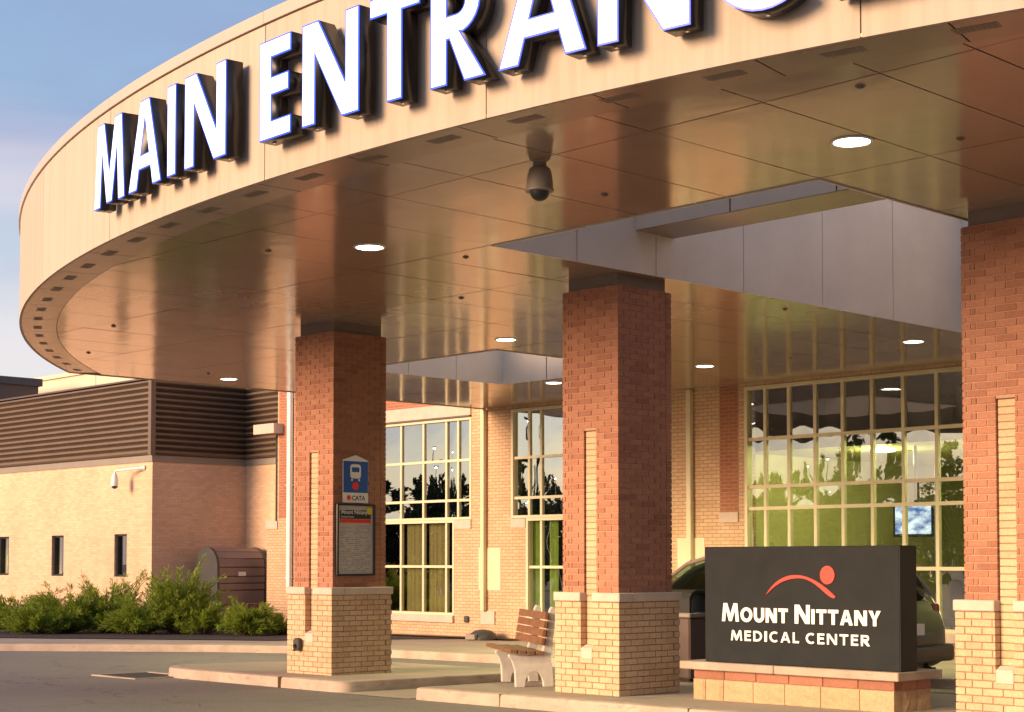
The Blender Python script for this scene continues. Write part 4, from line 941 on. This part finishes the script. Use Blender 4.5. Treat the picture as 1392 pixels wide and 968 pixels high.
X0, X1, Z0, Z1 = 13.275, 13.92, 1.275, 2.235
link('frame', flat_mesh('frame', [rr(X1 - X0, Z1 - Z0, .015), rr(X1 - X0 - .05, Z1 - Z0 - .05, .008, .025, .025)], .045, onb(X0, Z0, YB - .002)), M['black_metal'], tb)
bx(X0 + .02, X1 - .02, YB - .02, YB - .004, Z0 + .02, Z1 - .02).build('sheet', M['sheet_paper'], tb)
bx(X0 + .06, X1 - .06, YB - .0225, YB - .0205, Z1 - .20, Z1 - .085).build('header', M['black_metal'], tb)
link('lettering', text_mesh('Mount Nittany', .075, onb(X0 + .08, Z1 - .135, YB - .0235), bold=.001), M['sign_white'], tb)
link('lettering', text_mesh('Medical Center', .035, onb(X0 + .08, Z1 - .185, YB - .0235)), M['sign_white'], tb)
bx(X0 + .06, X1 - .06, YB - .0225, YB - .0205, Z1 - .255, Z1 - .205).build('red_band', M['sign_red'], tb)
mb = MB(); mb.lathe((0, 0, 0), [(.05, 0), (.05, .003)], 16); d = mb.build('yellow_badge', M['yellow_paint'], tb, local=True); d.rotation_euler = (R(90), 0, 0); d.location = Vector((X1 - .09, YB - .0265, Z1 - .09)) - wloc(tb)
ln = MB(); q = random.Random(5)
for k in range(24):
    z = Z1 - .30 - k*.026; x = X0 + .07
    while x < X1 - .10:
        wv = q.uniform(.02, .09); 
        if q.random() < .7: ln.box(x, min(x + wv, X1 - .06), YB - .0212, YB - .0203, z, z + .008)
        x += wv + .018
ln.build('print_lines', M['mauve_metal'], tb, kind='stuff')
# small fixtures
hd = thing('outlet_box', (XF - .066, 17.72, .30), 'small dark outlet cover low on the left brick column', 'outlet')
mb = MB(); mb.prism(rr(.13, .17, .05), 0, .07, lambda a, b, h: (XF - .064 - h, 17.80 - a, .27 + b)); mb.build('cover', M['dark_grey'], hd, bevel=.012)
mb = MB(); mb.tube([(XF - .10, 17.74, .36), (XF - .16, 17.73, .33), (XF - .16, 17.73, .27)], .022, 8); mb.build('spout', M['black_metal'], hd, smooth=True)
fl = thing('ground_floodlight', (22.95, 24.6, g(23, 24.6)), 'dark rounded ground floodlight at the foot of the brick pier', 'floodlight')
mb = MB(); zz = g(23, 24.6); mb.lathe((22.95, 24.62, zz), [(.30, .0), (.30, .05), (.26, .14), (.16, .20), (.04, .22)], 18); mb.build('housing', M['dark_grey'], fl, smooth=True)
mb = MB(); mb.box(22.6, 22.68, 24.5, 24.78, zz + .02, zz + .13); mb.build('lens', M['siding_trim'], fl, bevel=.01)

# ------------------------------------------------------------------ roll-top store against the wing
sx0, sx1, sy0, sy1 = 22.38, 23.86, 33.52, 34.45; zz = g(23, 34) + .02
sl = thing('rolltop_store', (sx0, sy0, zz), 'brown ribbed roll-top storage locker with rounded top against the wing wall', 'storage locker')
hgt = 1.98; cyc = (sy0 + sy1)/2; rad = (sy1 - sy0)/2
def shell(r): return [(cyc - r*math.cos(math.pi*k/14), zz + hgt - rad + r*math.sin(math.pi*k/14)) for k in range(15)]
for x in (sx0, sx1 - .07):
    mb = MB(); mb.prism([(sy0 - .03, zz)] + shell(rad + .03) + [(sy1 + .03, zz)], x, x + .07, lambda a, b, h: (h, a, b)); mb.build('end_panel', M['dark_grey'], sl)
pts = shell(rad); seg = []
zlist = [zz + .95, zz + 1.12, zz + 1.29, zz + hgt - rad]
for a, b in zip(zlist, zlist[1:]): seg.append(((sy0, a + .006), (sy0, b - .006)))
for a, b in zip(pts, pts[2:]):
    pass
for k in range(0, 14, 2): seg.append((pts[k], pts[k+2]))
for (ya, za), (yb, zb_) in seg:
    d = Vector((yb - ya, zb_ - za)).normalized(); nn = Vector((-d.y, d.x)) * -.02
    mb = MB(); e = d*.007; mb.prism([(ya + e.x, za + e.y), (yb - e.x, zb_ - e.y), (yb - e.x + nn.x*-.0 + .02*0 , zb_ - e.y - .0), (ya + e.x, za + e.y)][:2] + [(yb - e.x - nn.x*1.0 , zb_ - e.y - nn.y*1.0), (ya + e.x - nn.x*1.0, za + e.y - nn.y*1.0)], sx0 + .072, sx1 - .072, lambda a, b, h: (h, a, b)); mb.build('roll_slat', M['mauve_metal'], sl)
bx(sx0 + .072, sx1 - .072, sy0 + .03, sy1, zz + .05, zz + hgt - rad).build('box', M['brown_metal'], sl)
bx(sx0 + .072, sx1 - .072, sy0 - .01, sy0 + .028, zz + .06, zz + .935).build('front_panel', M['mauve_metal'], sl); bx(sx0 + .62, sx0 + .84, sy0 - .03, sy0 - .0225, zz + 1.30, zz + 1.40).build('notice', M['sign_white'], sl)
br = thing('bike_rack', (23.0, 33.0, zz), 'low rusty red rail rack in front of the storage locker', 'rack')
mb = MB(); mb.tube([(22.05, 32.95, zz + .62), (23.75, 32.95, zz + .62)], .022, 8); mb.tube([(22.05, 32.95, zz + .12), (23.75, 32.95, zz + .12)], .018, 8); mb.build('rail', M['wood'], br)
for k in range(9): mb = MB(); mb.tube([(22.1 + k*.2, 32.95, zz + (.0 if k in (0, 8) else .12)), (22.1 + k*.2, 32.95, zz + .62)], .011, 6); mb.build('upright', M['wood'], br)

# ------------------------------------------------------------------ planting
def shrub(c, rx, ry, h, n, seed, label):
    rr_ = random.Random(seed); zg = g(c[0], c[1]); t = thing('juniper_shrub', (c[0], c[1], zg), label, 'shrub', 'juniper shrubs in the planting bed')
    vs = []; fs = []; st = MB()
    n = int(n * 1.9); nb = max(40, n // 75)
    for b in range(nb):
        a = rr_.uniform(0, 2*math.pi); el = rr_.random()**.8; ln = rr_.uniform(.62, 1.12) * (1.28 if rr_.random() < .12 else 1)
        tip = Vector((math.cos(a)*rx*math.sqrt(1 - el*el*.8)*ln, math.sin(a)*ry*math.sqrt(1 - el*el*.8)*ln, h*(.14 + .84*el)*ln))
        base = Vector((tip.x*.12, tip.y*.12, .02)); mid = Vector((tip.x*.55, tip.y*.55, tip.z*.72 + .05))
        pts = [base*(1-q)**2 + mid*2*q*(1-q) + tip*q*q for q in [k/8 for k in range(9)]]
        st.tube(pts[::2], [.016, .012, .009, .006, .003], 4)
        for k in range(n // nb):
            q = rr_.uniform(.25, 1)**.75; i = min(7, int(q*8)); f = q*8 - i; p = pts[i].lerp(pts[i+1], f); d = (pts[i+1] - pts[i]).normalized()
            side = Vector((rr_.gauss(0, 1), rr_.gauss(0, 1), rr_.gauss(.25, .8))).normalized(); L_ = rr_.uniform(.06, .17) * (1.15 - .35*q)
            dv = (d*.9 + side*.75 + Vector((0, 0, .15))).normalized(); wv = dv.cross(Vector((rr_.gauss(0, 1), rr_.gauss(0, 1), rr_.gauss(0, 1)))).normalized() * rr_.uniform(.006, .013)
            p = p + side * rr_.uniform(0, .07); e = p + dv*L_; m2 = p.lerp(e, .45) + Vector((0, 0, .012)); o = len(vs)
            vs += [tuple(p), tuple(m2 - wv), tuple(e), tuple(m2 + wv)]; fs.append((o, o+1, o+2, o+3))
    mb = MB(); mb.v = vs; mb.f = fs; me = bpy.data.meshes.new('foliage'); me.from_pydata(vs, [], fs); link('foliage', me, M['juniper'], t); st.build('stem', M['bark'], t, local=True)
    return t
S = [(at(30, 37.6), 1.25, 1.15, .80, 6500, 1, 'low spreading juniper at the far left of the bed'), (at(92, 37.0), 1.1, 1.0, .88, 6500, 2, 'broad juniper below the second narrow window'),
     (at(150, 37.4), 1.05, 1.0, 1.10, 6500, 3, 'loose juniper below the nearest narrow window with long shoots'), (at(193, 36.6), .85, .85, .82, 5200, 4, 'mid-sized juniper in front of the tall bright one'),
     (at(243, 36.7), .92, .9, 1.40, 8500, 5, 'tallest bright green juniper left of the storage locker'), (at(280, 36.2), .55, .5, .72, 2200, 8, 'narrow juniper at the right foot of the tall one'),
     (at(340, 35.8), .68, .65, .62, 5200, 6, 'small dark rounded juniper in front of the storage locker'), (at(55, 36.3), .8, .7, .55, 2600, 9, 'small low juniper at the kerb edge on the left'), (at(384, 36.4), .5, .5, .42, 1600, 10, 'small juniper partly behind the left brick column')]
for c, rx, ry, h, n, sd_, lb_ in S: shrub(c, rx, ry, h, n, sd_, lb_)

# ------------------------------------------------------------------ what the windows mirror: trees and lamps of the car park
def mirrored(px, dist):                                      # where the reflection at this bearing comes from
    v = at(px, dist); return Vector((2*XW - v.x, v.y, g(2*XW - v.x, v.y)))
def conifer(p, h, wdt, seed, label, ragged=False):
    rr_ = random.Random(seed); t = thing('conifer_tree', p, label, 'tree', 'trees across the car park')
    mb = MB(); mb.tube([(0, 0, -.1), (0, 0, h*.5), (rr_.uniform(-.1, .1), 0, h*.97)], [.16, .10, .015], 7); mb.build('trunk', M['bark'], t, local=True)
    lim = MB(); vs = []; fs = []
    for k in range(46):
        f = .06 + .93*(k/46); a = rr_.uniform(0, 2*math.pi); r = wdt*(.8 if not ragged else 1)*((1 - f)**.75)*rr_.uniform(.7, 1.15) + .06
        if ragged: r *= rr_.choice((.5, 1, 1.5))
        b0 = Vector((0, 0, f*h*.97)); b1 = Vector((math.cos(a)*r, math.sin(a)*r, f*h*.97 + (r*.7 if not ragged else r*.2))); lim.tube([b0, b1], [.03, .008], 4)
        for q in range(46):
            u = rr_.random()**.6; c = b0.lerp(b1, u) + Vector((rr_.gauss(0, .09), rr_.gauss(0, .09), rr_.gauss(0, .13)))*(.5 + r*.5)
            d = Vector((math.cos(a) + rr_.gauss(0, .6), math.sin(a) + rr_.gauss(0, .6), rr_.gauss(.5, .5))).normalized()*rr_.uniform(.12, .28); s_ = d.cross(Vector((rr_.gauss(0, 1), rr_.gauss(0, 1), rr_.gauss(0, 1)))).normalized()*rr_.uniform(.04, .09); o = len(vs)
            vs += [tuple(c), tuple(c + d*.5 - s_), tuple(c + d), tuple(c + d*.5 + s_)]; fs.append((o, o+1, o+2, o+3))
    me = bpy.data.meshes.new('crown'); me.from_pydata(vs, [], fs); link('crown', me, M['conifer'], t); lim.build('limb', M['bark'], t, local=True)
words = ['first', 'second', 'third', 'fourth', 'fifth', 'sixth', 'seventh', 'eighth', 'ninth', 'tenth', 'eleventh', 'twelfth', 'thirteenth', 'fourteenth', 'fifteenth', 'sixteenth', 'seventeenth', 'eighteenth']
TREES = [(540, 92, 655, .7), (560, 90, 648, .9), (569, 88, 640, .8), (581, 91, 648, .8), (593, 88, 645, .9), (612, 90, 638, .8), (626, 89, 640, .8), (640, 93, 655, .6), (701, 80, 622, .9), (713, 88, 645, .7), (728, 86, 640, .8), (745, 90, 640, .9), (1050, 78, 640, .7), (1062, 80, 642, .7), (1098, 76, 618, .7), (1172, 70, 588, 1.5), (1193, 72, 596, 1.4), (1292, 66, 592, 1.5)]
for i, (px, d, yt, wv) in enumerate(TREES):
    p = mirrored(px, d); h = 1.48 + (762 - yt)/FPX*d - p.z
    conifer(p, h, wv, 100 + i, 'dark pointed conifer mirrored in the windows, %s from the left in the row' % words[i], ragged=px > 1150)
def lot_lamp(px, d, yt, label):
    p = mirrored(px, d); h = 1.48 + (762 - yt)/FPX*d - p.z; t = thing('car_park_lamp', p, label, 'street lamp', 'lit car park lamps')
    mb = MB(); mb.tube([(0, 0, 0), (0, 0, h)], [.09, .05], 8); mb.build('pole', M['dark_grey'], t, local=True, smooth=True)
    bx(-.30, .30, -.16, .16, h, h + .12).build('head', M['dark_grey'], t, local=True, bevel=.02); mb = MB(); mb.lathe((0, 0, h - .001), [(.05, -.09), (.14, -.05), (.15, 0)], 12); mb.build('lens', M['lot_lamp'], t, local=True, smooth=True)
for a in ((591, 96, 622, 'lit car park lamp mirrored in the left tall window'), (700, 95, 570, 'tallest lit car park lamp mirrored in the second window'), (757, 84, 655, 'low lit car park lamp mirrored at the edge of the middle column'), (1120, 88, 632, 'lit car park lamp mirrored in the lobby window, left one'), (1262, 80, 607, 'lit car park lamp mirrored in the lobby window, right one')): lot_lamp(*a)

# the close hedge at the far side of the car park reads as one mass
vs = []; fs = []; q = random.Random(77)
for pa, pb, d, yt, n in ((470, 790, 93, 688, 9000), (985, 1340, 82, 672, 9000)):
    for k in range(n):
        px = q.uniform(pa, pb); dd = d + q.uniform(-1.2, 1.2); p = mirrored(px, dd); top = 1.48 + (762 - yt + 7*math.sin(px*.11) + 5*math.sin(px*.043 + 1))/FPX*dd - p.z
        c = Vector((p.x, p.y, p.z + top*q.random()**.7)); dv = Vector((q.gauss(0, 1), q.gauss(0, 1), q.gauss(.4, .8))).normalized()*q.uniform(.25, .5); sv = dv.cross(Vector((q.gauss(0, 1), q.gauss(0, 1), q.gauss(0, 1)))).normalized()*q.uniform(.10, .2); o = len(vs)
        vs += [tuple(c), tuple(c + dv*.5 - sv), tuple(c + dv), tuple(c + dv*.5 + sv)]; fs.append((o, o+1, o+2, o+3))
me = bpy.data.meshes.new('hedge_mass'); me.from_pydata(vs, [], fs); tag(link('hedge_mass', me, M['conifer']), 'dark evergreen hedge across the car park mirrored in the windows', 'hedge', kind='stuff')
